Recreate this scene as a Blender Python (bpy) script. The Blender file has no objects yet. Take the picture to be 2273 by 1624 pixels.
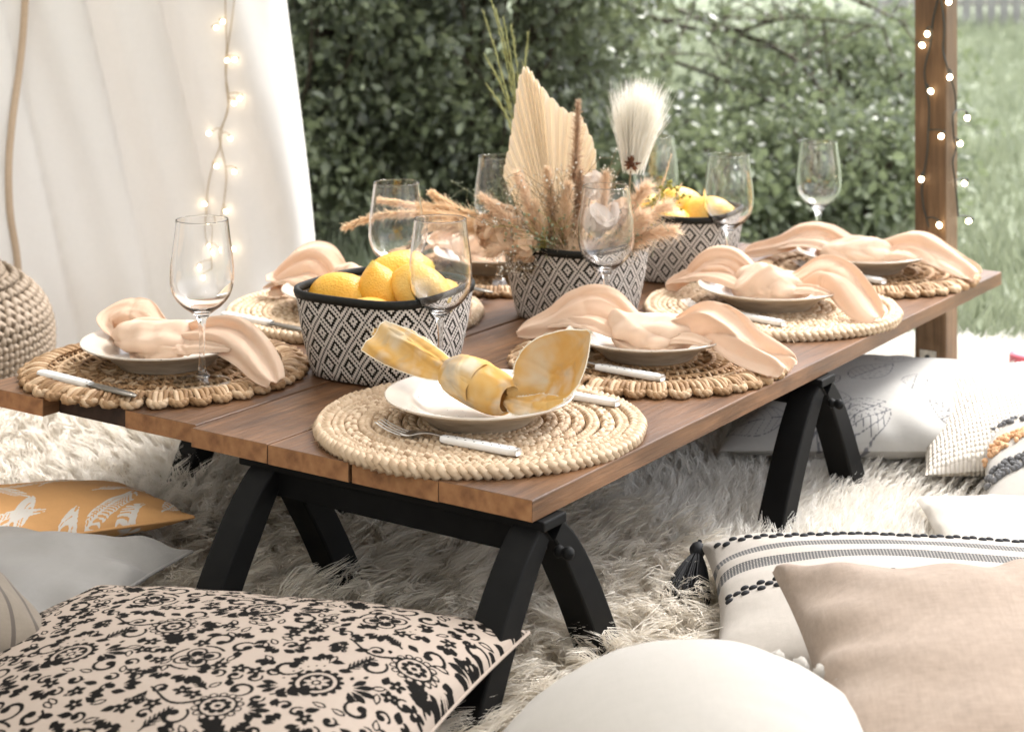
import bpy, math, random
import numpy as np
from mathutils import Vector, Matrix, Euler
random.seed(7)
R = math.radians
S = bpy.context.scene
COL = S.collection

# ------------------------------------------------------------------ camera
FPX, CX, HY, PW = 3967.0, 1136.5, -170.0, 2273.0   # focal length, centre column and horizon row, in photo pixels
HC = 0.65                                          # camera height above the table top
ZT = 0.215                                         # table top above the rugs
ZC = ZT + HC
cam = bpy.data.cameras.new('camera'); camo = bpy.data.objects.new('camera', cam); COL.objects.link(camo)
camo.location = (0, 0, ZC); camo.rotation_euler = (R(90), 0, 0)
cam.sensor_width = 36; cam.lens = 36 * FPX / PW; cam.shift_y = -(812 - HY) / PW
cam.clip_start = 0.05; cam.clip_end = 500
cam.dof.use_dof = True; cam.dof.focus_distance = 2.25; cam.dof.aperture_fstop = 6.3
S.camera = camo

# ------------------------------------------------------------------ sky, sun, exposure
SUN_EL, SUN_AZ = 55, 48          # degrees; azimuth clockwise from +Y (towards +X)
w = bpy.data.worlds.new('World'); S.world = w; w.use_nodes = True
wn = w.node_tree; wn.nodes.clear()
sky = wn.nodes.new('ShaderNodeTexSky'); sky.sky_type = 'NISHITA'; sky.sun_disc = False
sky.sun_elevation = R(SUN_EL); sky.sun_rotation = R(SUN_AZ); sky.air_density = 1.0; sky.dust_density = 3.0; sky.ozone_density = 1.0
hs = wn.nodes.new('ShaderNodeHueSaturation'); hs.inputs['Saturation'].default_value = 0.25
bg = wn.nodes.new('ShaderNodeBackground'); bg.inputs['Strength'].default_value = 0.15
wo = wn.nodes.new('ShaderNodeOutputWorld')
wn.links.new(sky.outputs[0], hs.inputs['Color']); wn.links.new(hs.outputs[0], bg.inputs['Color']); wn.links.new(bg.outputs[0], wo.inputs[0])
sl = bpy.data.lights.new('sun', 'SUN'); sl.energy = 1.5; sl.angle = R(25); sl.color = (1, 0.97, 0.93)
so = bpy.data.objects.new('sun', sl); COL.objects.link(so)
_d = Vector((math.sin(R(SUN_AZ)) * math.cos(R(SUN_EL)), math.cos(R(SUN_AZ)) * math.cos(R(SUN_EL)), math.sin(R(SUN_EL))))
so.rotation_euler = (-_d).to_track_quat('-Z', 'Y').to_euler(); so.location = _d * 20
S.view_settings.view_transform = 'Standard'; S.view_settings.look = 'None'
S.view_settings.exposure = 1.85; S.view_settings.gamma = 1
S.cycles.use_denoising = True
S.cycles.max_bounces = 14; S.cycles.transmission_bounces = 12; S.cycles.transparent_max_bounces = 12; S.cycles.diffuse_bounces = 4
S.cycles.sample_clamp_indirect = 6

# ------------------------------------------------------------------ helpers
def pt(px, py, z=0.0):            # photo pixel -> point on the horizontal plane at height z
    d = FPX * (ZC - z) / (py - HY)
    return np.array([(px - CX) * d / FPX, d, z])
def pd(px, py, d):                # photo pixel -> point at depth d
    return np.array([(px - CX) * d / FPX, d, ZC - (py - HY) * d / FPX])
K = pt(1183, 1113, ZT)
UD = np.array([0.558, 0.830]); VD = np.array([-0.830, 0.558])
TROT = math.atan2(-VD[1], -VD[0])      # rotation that lays local x along -VD (to the right-hand diner), local y along UD
def T(a, b, z=0.0):               # table coordinates in metres: a along the planks, b across, z above the top
    p = K[:2] + a * UD + b * VD
    return np.array([p[0], p[1], ZT + z])
def TH(a, b, z=0.0): return T(a * HC, b * HC, z)

def mk(name, V, F, mat, parent=None, smooth=True, uv=None, attr=None):
    V = np.asarray(V, dtype=np.float32).reshape(-1, 3)
    Fs = F if isinstance(F, list) else [F]
    Fs = [np.asarray(f, dtype=np.int32) for f in Fs if len(f)]
    me = bpy.data.meshes.new(name)
    me.vertices.add(len(V)); me.vertices.foreach_set('co', V.ravel())
    loops = np.concatenate([f.ravel() for f in Fs])
    tot = np.concatenate([np.full(len(f), f.shape[1], dtype=np.int32) for f in Fs])
    st = np.concatenate([[0], np.cumsum(tot)[:-1]]).astype(np.int32)
    me.loops.add(len(loops)); me.loops.foreach_set('vertex_index', loops)
    me.polygons.add(len(tot)); me.polygons.foreach_set('loop_start', st); me.polygons.foreach_set('loop_total', tot)
    me.polygons.foreach_set('use_smooth', np.full(len(tot), smooth, dtype=bool))
    if uv is not None:
        l = me.uv_layers.new(name='UVMap'); l.data.foreach_set('uv', np.asarray(uv, dtype=np.float32)[loops].ravel())
    if attr is not None:
        a = me.attributes.new('print', 'FLOAT', 'POINT'); a.data.foreach_set('value', np.asarray(attr, dtype=np.float32).ravel())
    me.update(calc_edges=True); me.validate()
    if mat is not None: me.materials.append(mat)
    o = bpy.data.objects.new(name, me); COL.objects.link(o)
    if parent is not None: o.parent = parent
    return o
def tag(o, label=None, cat=None, group=None, kind=None):
    if label: o['label'] = label
    if cat: o['category'] = cat
    if group: o['group'] = group
    if kind: o['kind'] = kind
    return o
def thing(name, label, cat, loc=(0, 0, 0), rz=0.0, group=None):
    o = bpy.data.objects.new(name, None); COL.objects.link(o); o.empty_display_size = 0.05
    o.location = tuple(loc); o.rotation_euler = (0, 0, rz)
    return tag(o, label, cat, group)
def inst(name, src, parent=None, loc=(0, 0, 0), rot=(0, 0, 0), sc=(1, 1, 1)):
    o = bpy.data.objects.new(name, src.data if hasattr(src, 'data') else src); COL.objects.link(o)
    if parent is not None: o.parent = parent
    o.location = tuple(loc); o.rotation_euler = tuple(rot); o.scale = sc
    return o
def copy_tree(o, parent=None):
    c = o.copy(); COL.objects.link(c); c.parent = parent
    for ch in list(o.children): copy_tree(ch, c)
    return c
def join(parts):                   # [(V, F-list)] -> one
    Vs, Q, Tn, n = [], [], [], 0
    for V, F in parts:
        V = np.asarray(V, dtype=float).reshape(-1, 3)
        for f in (F if isinstance(F, list) else [F]):
            f = np.asarray(f)
            if len(f) == 0: continue
            (Q if f.shape[1] == 4 else Tn).append(f + n)
        Vs.append(V); n += len(V)
    F = []
    if Q: F.append(np.concatenate(Q))
    if Tn: F.append(np.concatenate(Tn))
    return np.concatenate(Vs), F
def grid_faces(nu, nv, cu=False, cv=False):
    iu = np.arange(nu if cu else nu - 1); iv = np.arange(nv if cv else nv - 1)
    a, b = np.meshgrid(iu, iv, indexing='ij'); a = a.ravel(); b = b.ravel()
    a1 = (a + 1) % nu; b1 = (b + 1) % nv
    return np.stack([a * nv + b, a1 * nv + b, a1 * nv + b1, a * nv + b1], 1)
def tube(P, rad, n=6, closed=False, cap=True, flat=1.0):
    P = np.asarray(P, dtype=float); m = len(P)
    rad = np.broadcast_to(np.asarray(rad, dtype=float), (m,))
    if closed: Tn = np.roll(P, -1, 0) - np.roll(P, 1, 0)
    else: Tn = np.gradient(P, axis=0)
    Tn /= np.linalg.norm(Tn, axis=1, keepdims=True) + 1e-12
    ref = np.array([0, 0, 1.0]) if np.abs(Tn[:, 2]).mean() < 0.8 else np.array([1.0, 0.05, 0])
    A = np.cross(Tn, ref); A /= np.linalg.norm(A, axis=1, keepdims=True) + 1e-12
    B = np.cross(A, Tn)
    th = np.arange(n) * 2 * np.pi / n
    V = P[:, None, :] + rad[:, None, None] * (np.cos(th)[None, :, None] * A[:, None, :] + flat * np.sin(th)[None, :, None] * B[:, None, :])
    V = V.reshape(-1, 3); F = grid_faces(m, n, closed, True)
    if not closed and cap:
        V = np.concatenate([V, P[:1], P[-1:]]); c0, c1 = m * n, m * n + 1
        i = np.arange(n); j = (i + 1) % n
        Tr = np.concatenate([np.stack([np.full(n, c0), j, i], 1), np.stack([np.full(n, c1), (m - 1) * n + i, (m - 1) * n + j], 1)])
        return V, [F, Tr]
    return V, [F]
def lathe(prof, n=48):
    prof = np.asarray(prof, dtype=float); th = np.arange(n) * 2 * np.pi / n
    V = np.stack([prof[:, 0, None] * np.cos(th), prof[:, 0, None] * np.sin(th), np.repeat(prof[:, 1, None], n, 1)], -1).reshape(-1, 3)
    return V, [grid_faces(len(prof), n, False, True)[:, ::-1]]
def ball(c, r, nu=10, nv=7):
    ph = np.linspace(0.02, np.pi - 0.02, nv); r = np.broadcast_to(np.asarray(r, float), (3,))
    V, F = lathe(np.stack([np.sin(ph), -np.cos(ph)], 1), nu)
    return V * r + np.asarray(c), F
def spl(pts, n):                   # Catmull-Rom through control points (any number of columns)
    P = np.asarray(pts, dtype=float); m = len(P)
    P = np.concatenate([2 * P[:1] - P[1:2], P, 2 * P[-1:] - P[-2:-1]])
    t = np.linspace(0, m - 1 - 1e-9, n); i = t.astype(int); f = (t - i)[:, None]
    p0, p1, p2, p3 = P[i], P[i + 1], P[i + 2], P[i + 3]
    return 0.5 * (2 * p1 + (p2 - p0) * f + (2 * p0 - 5 * p1 + 4 * p2 - p3) * f ** 2 + (3 * p1 - p0 - 3 * p2 + p3) * f ** 3)
def box(x0, x1, y0, y1, z0, z1):
    V = np.array([[x, y, z] for x in (x0, x1) for y in (y0, y1) for z in (z0, z1)], float)
    return V, [np.array([[0, 1, 3, 2], [4, 6, 7, 5], [0, 4, 5, 1], [2, 3, 7, 6], [0, 2, 6, 4], [1, 5, 7, 3]])]
def bevel(o, wd=0.002, seg=2):
    m = o.modifiers.new('bevel', 'BEVEL'); m.width = wd; m.segments = seg; m.limit_method = 'ANGLE'
    return o
_rs = {}
def fn(x, y, seed=0, sc=1.0, k=7):   # smooth pseudo-noise, about -1..1
    if (seed, k) not in _rs:
        r = np.random.RandomState(seed); _rs[(seed, k)] = (r.uniform(-1, 1, (k, 2)) * 2.0, r.uniform(0, 6.28, k))
    W, P = _rs[(seed, k)]
    s = 0
    for i in range(k): s = s + np.sin(W[i, 0] * x * sc * 3.1 + W[i, 1] * y * sc * 3.1 + P[i])
    return s / math.sqrt(k) * 0.8
def in_poly(P, poly):
    x, y = P[:, 0], P[:, 1]; c = np.zeros(len(P), bool); poly = np.asarray(poly); j = len(poly) - 1
    for i in range(len(poly)):
        xi, yi, xj, yj = poly[i, 0], poly[i, 1], poly[j, 0], poly[j, 1]
        c ^= ((yi > y) != (yj > y)) & (x < (xj - xi) * (y - yi) / (yj - yi + 1e-12) + xi); j = i
    return c

# ------------------------------------------------------------------ materials
class Mat:
    def __init__(s, name, col=(.5, .5, .5), rough=.6, **kw):
        s.m = bpy.data.materials.new(name); s.m.use_nodes = True; s.t = s.m.node_tree
        s.b = s.t.nodes['Principled BSDF']; s.out = s.t.nodes['Material Output']
        s.set('Base Color', col); s.set('Roughness', rough)
        for k, v in kw.items(): s.set(k, v)
    def set(s, k, v):
        i = s.b.inputs[k]
        if isinstance(v, bpy.types.NodeSocket): s.t.links.new(v, i)
        elif k in ('Base Color', 'Emission Color', 'Specular Tint') and len(v) == 3: i.default_value = (*v, 1)
        else: i.default_value = v
    def n(s, typ, props=None, **inp):
        nd = s.t.nodes.new('ShaderNode' + typ)
        for k, v in (props or {}).items(): setattr(nd, k, v)
        for k, v in inp.items():
            i = nd.inputs[int(k[1:])] if k[0] == 'i' and k[1:].isdigit() else nd.inputs[k.replace('_', ' ')]
            if isinstance(v, bpy.types.NodeSocket): s.t.links.new(v, i)
            else: i.default_value = v
        return nd
    def math(s, op, a, b=0.0): return s.n('Math', {'operation': op}, i0=a, i1=b).outputs[0]
    def coord(s, kind='Object', scale=(1, 1, 1), rot=(0, 0, 0)):
        c = s.n('TexCoord').outputs[kind]
        return s.n('Mapping', None, Vector=c, Scale=scale, Rotation=rot).outputs[0]
    def noise(s, vec, scale, detail=4, rough=.55, dist=0.0):
        return s.n('TexNoise', None, Vector=vec, Scale=scale, Detail=detail, Roughness=rough, Distortion=dist).outputs['Fac']
    def ramp(s, fac, stops):
        r = s.n('ValToRGB', None, Fac=fac); e = r.color_ramp.elements
        while len(e) < len(stops): e.new(0.5)
        for x, (p, c) in zip(e, stops): x.position = p; x.color = (*c, 1)
        return r.outputs[0]
    def mix(s, fac, a, b, mode='MIX'):
        nd = s.t.nodes.new('ShaderNodeMix'); nd.data_type = 'RGBA'; nd.blend_type = mode
        for i, v in ((0, fac), (6, a), (7, b)):
            if isinstance(v, bpy.types.NodeSocket): s.t.links.new(v, nd.inputs[i])
            else: nd.inputs[i].default_value = (*v, 1) if i > 0 and len(v) == 3 else v
        return nd.outputs[2]
    def bump(s, h, strength=.3, dist=.002):
        nd = s.n('Bump', None, Height=h, Strength=strength, Distance=dist); s.t.links.new(nd.outputs[0], s.b.inputs['Normal']); return s
    def island(s): return s.n('NewGeometry').outputs['Random Per Island']
    def attr(s, name='print'): return s.n('Attribute', {'attribute_name': name}).outputs['Fac']
    def translucent(s, col, fac):
        tr = s.n('BsdfTranslucent', None, Color=(*col, 1)); mx = s.n('MixShader', None, i0=fac)
        s.t.links.new(s.b.outputs[0], mx.inputs[1]); s.t.links.new(tr.outputs[0], mx.inputs[2]); s.t.links.new(mx.outputs[0], s.out.inputs[0]); return s

def wood(name, dark, light, axis='x', rough=.42, seedscale=1.0, spec=.35):
    m = Mat(name, rough=rough)
    info = m.n('ObjectInfo').outputs['Random']
    c0 = m.n('TexCoord').outputs['Object']
    off = m.n('CombineXYZ', None, X=m.math('MULTIPLY', info, 7.3), Y=m.math('MULTIPLY', info, 3.1), Z=m.math('MULTIPLY', info, 5.7)).outputs[0]
    v = m.n('VectorMath', {'operation': 'ADD'}, i0=c0, i1=off).outputs[0]
    sc = {'x': (1.2, 14, 14), 'z': (14, 14, 1.2)}[axis]
    vs = m.n('Mapping', None, Vector=v, Scale=sc).outputs[0]
    g1 = m.noise(vs, 2.2, 6, .6, 1.2); g2 = m.noise(vs, 9, 5, .6, .4); g3 = m.noise(v, 5, 3)
    f = m.math('ADD', m.math('MULTIPLY', g1, .65), m.math('ADD', m.math('MULTIPLY', g2, .25), m.math('MULTIPLY', info, .12)))
    mid = tuple((a + b) / 2 for a, b in zip(dark, light))
    c = m.ramp(f, [(.28, dark), (.5, mid), (.75, light)])
    c = m.mix(m.math('MULTIPLY', m.ramp(g3, [(.42, (0, 0, 0)), (.7, (1, 1, 1))]), .45), c, tuple(x * .55 for x in dark))
    worn = m.ramp(m.math('ADD', m.math('MULTIPLY', m.noise(v, 3.2, 5, .65, .5), .7), m.math('MULTIPLY', g2, .3)), [(.5, (0, 0, 0)), (.66, (1, 1, 1))])
    c = m.mix(m.math('MULTIPLY', worn, .5), c, tuple(min(1, x * 1.5 + .02) for x in light))
    fine = m.noise(m.n('Mapping', None, Vector=v, Scale={'x': (2.5, 160, 160), 'z': (160, 160, 2.5)}[axis]).outputs[0], 1.0, 4, .7)
    c = m.mix(m.math('MULTIPLY', m.ramp(fine, [(.52, (0, 0, 0)), (.68, (1, 1, 1))]), .55), c, tuple(x * .4 for x in dark))
    kn = m.n('TexVoronoi', None, Vector=m.n('Mapping', None, Vector=v, Scale={'x': (2.2, 6.5, 6.5), 'z': (6.5, 6.5, 2.2)}[axis]).outputs[0], Scale=1.0).outputs['Distance']
    c = m.mix(m.ramp(kn, [(.03, (.8, .8, .8)), (.11, (0, 0, 0))]), c, tuple(x * .35 for x in dark))
    m.set('Base Color', c); m.set('Specular IOR Level', spec)
    m.set('Roughness', m.math('ADD', m.math('MULTIPLY', g2, .3), rough - .15))
    m.bump(m.math('ADD', m.math('ADD', g2, m.math('MULTIPLY', fine, .7)), m.math('MULTIPLY', g1, .6)), .45, .002)
    return m.m
WOOD_TOP = wood('table_wood', (.046, .019, .008), (.22, .108, .048), 'x', .42)
POST_WOOD = wood('post_wood', (.075, .040, .018), (.20, .12, .06), 'z', .6)
DECK_WOOD = wood('deck_wood', (.28, .22, .17), (.5, .42, .34), 'x', .8)
FENCE_WOOD = wood('fence_wood', (.3, .28, .26), (.5, .48, .45), 'z', .85)
def mk_endgrain():
    m = Mat('end_grain', rough=.7); v = m.coord('Object')
    info = m.n('ObjectInfo').outputs['Random']
    o2 = m.n('CombineXYZ', None, Y=m.math('MULTIPLY', m.math('SUBTRACT', info, .5), .16), Z=-.05).outputs[0]
    vv = m.n('VectorMath', {'operation': 'ADD'}, i0=v, i1=o2).outputs[0]
    wv = m.n('TexWave', {'wave_type': 'RINGS', 'rings_direction': 'X'}, Vector=vv, Scale=22, Distortion=2.5, Detail=3).outputs['Fac']
    nz = m.noise(v, 60, 4)
    f = m.math('ADD', m.math('MULTIPLY', wv, .07), m.math('MULTIPLY', nz, .93))
    m.set('Base Color', m.ramp(f, [(.2, (.15, .06, .022)), (.55, (.32, .15, .06)), (.9, (.43, .23, .1))])); m.bump(nz, .3, .001); return m.m
END_GRAIN = mk_endgrain()
def simple(name, col, rough=.6, nsc=40, var=.15, bump=.2, bd=.001, **kw):
    m = Mat(name, rough=rough, **kw); v = m.coord(); nz = m.noise(v, nsc, 4)
    m.set('Base Color', m.ramp(nz, [(.3, tuple(max(0, c * (1 - var)) for c in col)), (.7, tuple(min(1, c * (1 + var)) for c in col))]))
    if bump: m.bump(nz, bump, bd)
    return m.m
BLACK_PAINT = simple('black_paint', (.004, .004, .004), .6, 30, .4, .25, **{'Specular IOR Level': .15})
BLACK_METAL = simple('black_metal', (.008, .008, .008), .35, 30, .3, .1)
BINDING = simple('black_binding', (.010, .0105, .009), .6, 200, .3, .3, **{'Specular IOR Level': .25})
METAL = Mat('steel', (.55, .54, .52), .28, Metallic=1.0).m
DARK_STEEL = Mat('aged_steel', (.22, .2, .17), .4, Metallic=1.0).m
def mk_ceramic():
    m = Mat('speckled_stoneware', rough=.22); v = m.coord()
    sp = m.n('TexVoronoi', None, Vector=v, Scale=140).outputs['Distance']
    spk = m.math('MULTIPLY', m.math('LESS_THAN', sp, .12), m.math('GREATER_THAN', m.noise(v, 30, 2), .52))
    c = m.ramp(m.noise(v, 12, 3), [(.3, (.60, .53, .45)), (.7, (.69, .62, .54))])
    m.set('Base Color', m.mix(spk, c, (.2, .12, .06))); m.set('Coat Weight', .4); m.set('Coat Roughness', .08); m.bump(m.noise(v, 25, 2), .05, .001); return m.m
CERAMIC = mk_ceramic()
def mk_foot():
    m = Mat('stoneware_body', rough=.5); v = m.coord('Object', (1, 1, 6))
    nz = m.noise(v, 30, 5)
    m.set('Base Color', m.ramp(nz, [(.3, (.36, .28, .2)), (.7, (.55, .46, .36))])); m.bump(nz, .15, .001); return m.m
STONEWARE = mk_foot()
GLASS = Mat('clear_glass', (1, 1, 1), 0.0, **{'Transmission Weight': 1.0, 'IOR': 1.46}).m
def mk_thin():
    m = Mat('thin_glass'); t = m.n('BsdfTransparent', None, Color=(.965, .975, .97, 1)); gl = m.n('BsdfGlossy', None, Roughness=.01); fc = m.n('LayerWeight', None, Blend=.5).outputs['Facing']; lw = m.math('ADD', .05, m.math('MULTIPLY', m.math('POWER', fc, 4.0), .55))
    mx = m.n('MixShader', None, i0=lw); m.t.links.new(t.outputs[0], mx.inputs[1]); m.t.links.new(gl.outputs[0], mx.inputs[2]); m.t.links.new(mx.outputs[0], m.out.inputs[0]); return m.m
THIN = mk_thin()
def cloth(name, col, weave=900, var=.06, transl=.0, rough=.85, bump=.25, bd=.0006, big=6):
    m = Mat(name, rough=rough); v = m.coord(); m.set('Sheen Weight', .15); m.set('Specular IOR Level', .2)
    a = m.n('TexWave', {'bands_direction': 'X'}, Vector=v, Scale=weave, Distortion=1.5, Detail=1).outputs['Fac']
    b = m.n('TexWave', {'bands_direction': 'Y'}, Vector=v, Scale=weave, Distortion=1.5, Detail=1).outputs['Fac']
    nz = m.noise(v, 90, 3); ln = m.noise(m.coord('Object', (1, 18, 18)), 20, 3); l2 = m.noise(m.coord('Object', (18, 1, 18)), 20, 3)
    f = m.math('ADD', m.math('MULTIPLY', nz, .4), m.math('MULTIPLY', m.math('ADD', ln, l2), .3))
    m.set('Base Color', m.ramp(f, [(.3, tuple(max(0, c * (1 - var)) for c in col)), (.7, tuple(min(.95, c * (1 + var)) for c in col))]))
    m.bump(m.math('ADD', m.math('MULTIPLY', m.math('ADD', a, b), .4), m.math('ADD', nz, f)), bump, bd)
    if transl: m.translucent(col, transl)
    return m
PEACH = cloth('peach_linen', (.97, .745, .575), 900, .04, .0, bump=.5, bd=.0012).translucent((.98, .66, .42), .30).m
LINEN = cloth('taupe_linen', (.33, .255, .20), 500, .2, 0, bump=.5, bd=.001).m
WHITE_COTTON = cloth('white_cotton', (.40, .375, .34), 700, .04).m
GREY_SATIN = cloth('grey_satin', (.215, .205, .19), 700, .05, rough=.5).m
IVORY_CLOTH = cloth('ivory_cloth', (.50, .46, .405), 600, .06).m
CANVAS = cloth('white_canvas', (.81, .785, .76), 800, .03, .30, rough=.9, bump=.15).m
SHADE_CANVAS = cloth('shade_canvas', (.74, .715, .685), 800, .03, .36, rough=.9, bump=.1).m  # cloth of the added roof and walls that shape the light
STRAP = cloth('tan_strap', (.52, .40, .29), 700, .08).m
def mk_yellow():
    m = Mat('yellow_dyed_linen', rough=.95); m.set('Specular IOR Level', .08); v = m.coord(); n1 = m.noise(v, 17, 3, .5, .4); n2 = m.noise(m.coord('Object', (1, 1, 1), (1, 2, .5)), 22, 3, .5, .5); fine = m.noise(v, 160, 3)
    c = m.ramp(n1, [(.30, (.84, .73, .55)), (.46, (.82, .54, .22)), (.55, (.80, .47, .14)), (.70, (.86, .73, .56))])
    c = m.mix(m.ramp(n2, [(.54, (0, 0, 0)), (.70, (.7, .7, .7))]), c, (.46, .41, .35))
    m.set('Base Color', c); wv1 = m.n('TexWave', {'bands_direction': 'X'}, Vector=v, Scale=420, Distortion=2, Detail=1).outputs['Fac']; wv2 = m.n('TexWave', {'bands_direction': 'Z'}, Vector=v, Scale=420, Distortion=2, Detail=1).outputs['Fac']
    m.bump(m.math('ADD', fine, m.math('MULTIPLY', m.math('ADD', wv1, wv2), .5)), .5, .001); m.translucent((.7, .5, .25), .2); return m.m
YELLOW = mk_yellow()
def mk_straw(name, a, b, c):
    m = Mat(name, rough=.62); v = m.coord(); f = m.math('ADD', m.math('MULTIPLY', m.island(), .5), m.math('MULTIPLY', m.noise(v, 55, 4), .6))
    m.set('Base Color', m.ramp(f, [(.25, a), (.55, b), (.85, c)])); m.bump(m.noise(m.coord('Object'), 400, 3), .4, .001); m.set('Specular IOR Level', .3); return m.m
STRAW_PALE = mk_straw('pale_straw', (.32, .21, .12), (.52, .38, .25), (.68, .54, .39))
STRAW_GOLD = mk_straw('golden_straw', (.19, .10, .04), (.37, .23, .12), (.56, .41, .27))
YARN = mk_straw('taupe_yarn', (.17, .128, .088), (.21, .16, .112), (.26, .20, .145))
def mk_handle():
    m = Mat('dotted_handle', rough=.25); x = m.n('SeparateXYZ', None, Vector=m.n('TexCoord').outputs['Object'])
    X = m.math('MULTIPLY', x.outputs[0], 80.0); row = m.math('GREATER_THAN', x.outputs[1], 0.0)
    fx = m.math('DIVIDE', m.math('SUBTRACT', m.math('FRACT', m.math('ADD', X, m.math('MULTIPLY', row, .5))), .5), 80.0); fy = m.math('SUBTRACT', m.math('ABSOLUTE', x.outputs[1]), .0034)
    d = m.math('SQRT', m.math('ADD', m.math('MULTIPLY', fx, fx), m.math('MULTIPLY', fy, fy)))
    m.set('Base Color', m.mix(m.math('MULTIPLY', m.math('LESS_THAN', d, .0014), m.math('GREATER_THAN', x.outputs[2], .003)), (.80, .79, .77), (.10, .10, .10))); return m.m
HANDLE = mk_handle()
def mk_basket():
    m = Mat('diamond_weave', rough=.8); m.set('Specular IOR Level', .12)
    uv = m.n('TexCoord').outputs['UV']; s = m.n('SeparateXYZ', None, Vector=uv)
    wob = m.math('MULTIPLY', m.math('SUBTRACT', m.noise(uv, 1.3, 1), .5), 1.6)
    X = m.math('MULTIPLY', m.math('ADD', s.outputs[0], m.math('MULTIPLY', s.outputs[1], .12)), 14.0); Y = m.math('ADD', m.math('MULTIPLY', s.outputs[1], 14.0), wob)
    def tri(q): return m.math('ABSOLUTE', m.math('SUBTRACT', m.math('FLOORED_MODULO', m.math('FLOOR', q), 14.0), 7.0))
    d = m.math('ADD', tri(X), tri(Y))
    d = m.math('SUBTRACT', 7.0, m.math('ABSOLUTE', m.math('SUBTRACT', d, 7.0)))
    blk = m.math('ADD', m.math('LESS_THAN', d, .5), m.math('MULTIPLY', m.math('GREATER_THAN', d, 2.5), m.math('LESS_THAN', d, 4.5)))
    blk = m.math('ADD', blk, m.math('GREATER_THAN', d, 6.5))
    vv = m.coord('UV'); nz = m.noise(vv, 30, 3)
    m.set('Base Color', m.mix(m.math('MINIMUM', blk, 1.0), m.ramp(nz, [(.3, (.58, .53, .49)), (.7, (.74, .69, .64))]), (.014, .012, .008)))
    a = m.math('ABSOLUTE', m.math('SUBTRACT', m.math('FRACT', X), .5)); b = m.math('ABSOLUTE', m.math('SUBTRACT', m.math('FRACT', m.math('ADD', Y, m.math('MULTIPLY', m.math('FLOOR', X), .5))), .5))
    m.bump(m.math('MULTIPLY', m.math('ADD', a, b), -1.0), .8, .0015); return m.m
BASKET = mk_basket()
def mk_lemon():
    m = Mat('lemon_peel', rough=.38); v = m.coord(); nz = m.noise(v, 9, 3); pr = m.n('TexVoronoi', None, Vector=v, Scale=330).outputs['Distance']
    m.set('Base Color', m.ramp(nz, [(.3, (.80, .37, .02)), (.5, (.85, .47, .06)), (.75, (.88, .62, .22))])); m.set('Subsurface Weight', .08); m.set('Subsurface Radius', (.01, .006, .002))
    xx = m.n('SeparateXYZ', None, Vector=v).outputs[0]; tipf = m.ramp(m.math('ABSOLUTE', xx), [(.036, (0, 0, 0)), (.046, (.7, .7, .7))]); base = m.b.inputs['Base Color'].links[0].from_socket; spk = m.ramp(m.noise(v, 75, 3, .7), [(.66, (0, 0, 0)), (.72, (.55, .55, .55))]); m.set('Base Color', m.mix(tipf, m.mix(spk, base, (.40, .20, .04)), (.36, .33, .04)))
    m.bump(m.math('ADD', m.math('MULTIPLY', pr, 1.0), m.noise(v, 60, 2)), .5, .0016); return m.m
LEMON = mk_lemon()
def mk_fur(name, a, b):
    m = Mat(name, rough=.8); f = m.island(); m.set('Specular IOR Level', .25)
    m.set('Base Color', m.ramp(f, [(0, a), (1, b)])); m.translucent(b, .42); return m.m
FUR_GREY = mk_fur('long_grey_wool', (.70, .64, .55), (.92, .875, .80))
FUR_IVORY = mk_fur('ivory_wool', (.84, .81, .76), (.94, .92, .88))
FUR_WHITE = mk_fur('white_sheepskin', (.80, .75, .68), (.94, .91, .86))
HIDE = simple('wool_backing', (.55, .48, .39), .95, 60, .25, .3)
def mk_leaf(name, stops, tr=.3, rough=.45):
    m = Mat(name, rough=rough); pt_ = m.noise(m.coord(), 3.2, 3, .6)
    bright = m.ramp(pt_, [(.46, (0, 0, 0)), (.62, (.75, .75, .75))])  # random paler patches, natural variation in leaf colour
    m.set('Base Color', m.mix(bright, m.ramp(m.island(), stops), tuple(min(.6, c * 1.25) for c in stops[-1][1]))); m.set('Specular IOR Level', .75)
    m.translucent(tuple(min(1, c * 1.3) for c in stops[-1][1]), tr); return m.m
LEAF_DARK = mk_leaf('hedge_leaf', [(0, (.032, .040, .024)), (.5, (.088, .102, .066)), (.85, (.165, .185, .125)), (1, (.22, .25, .14))], .2, .3)
LEAF_PALE = mk_leaf('young_leaf', [(0, (.05, .066, .034)), (.6, (.115, .138, .08)), (1, (.20, .235, .13))], .32, .32)
GRASS = mk_leaf('grass_blade', [(0, (.13, .165, .085)), (.5, (.19, .22, .13)), (1, (.27, .295, .20))], .3, .6)
BARK = simple('bark', (.075, .055, .04), .9, 40, .4, .6, .004)
def mk_lawn():
    m = Mat('lawn_soil', rough=.95); v = m.coord(); n1 = m.noise(v, .7, 4); n2 = m.noise(v, 14, 6, .7)
    c = m.ramp(m.math('ADD', m.math('MULTIPLY', n1, .5), m.math('MULTIPLY', n2, .5)), [(.3, (.14, .17, .095)), (.5, (.21, .24, .155)), (.7, (.30, .32, .235))]); m.set('Base Color', c); m.bump(n2, .8, .04); return m.m
LAWN = mk_lawn()
def emis(name, col, st):
    m = Mat(name, col, .3); m.set('Emission Color', col); m.set('Emission Strength', st); return m.m
BULB = emis('lit_bulb', (1, .82, .56), 4.0)
WIRE_BEIGE = simple('beige_wire', (.42, .33, .22), .6, 50, .1, 0)
WIRE_GREEN = simple('dark_wire', (.02, .024, .018), .5, 50, .1, 0)

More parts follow.
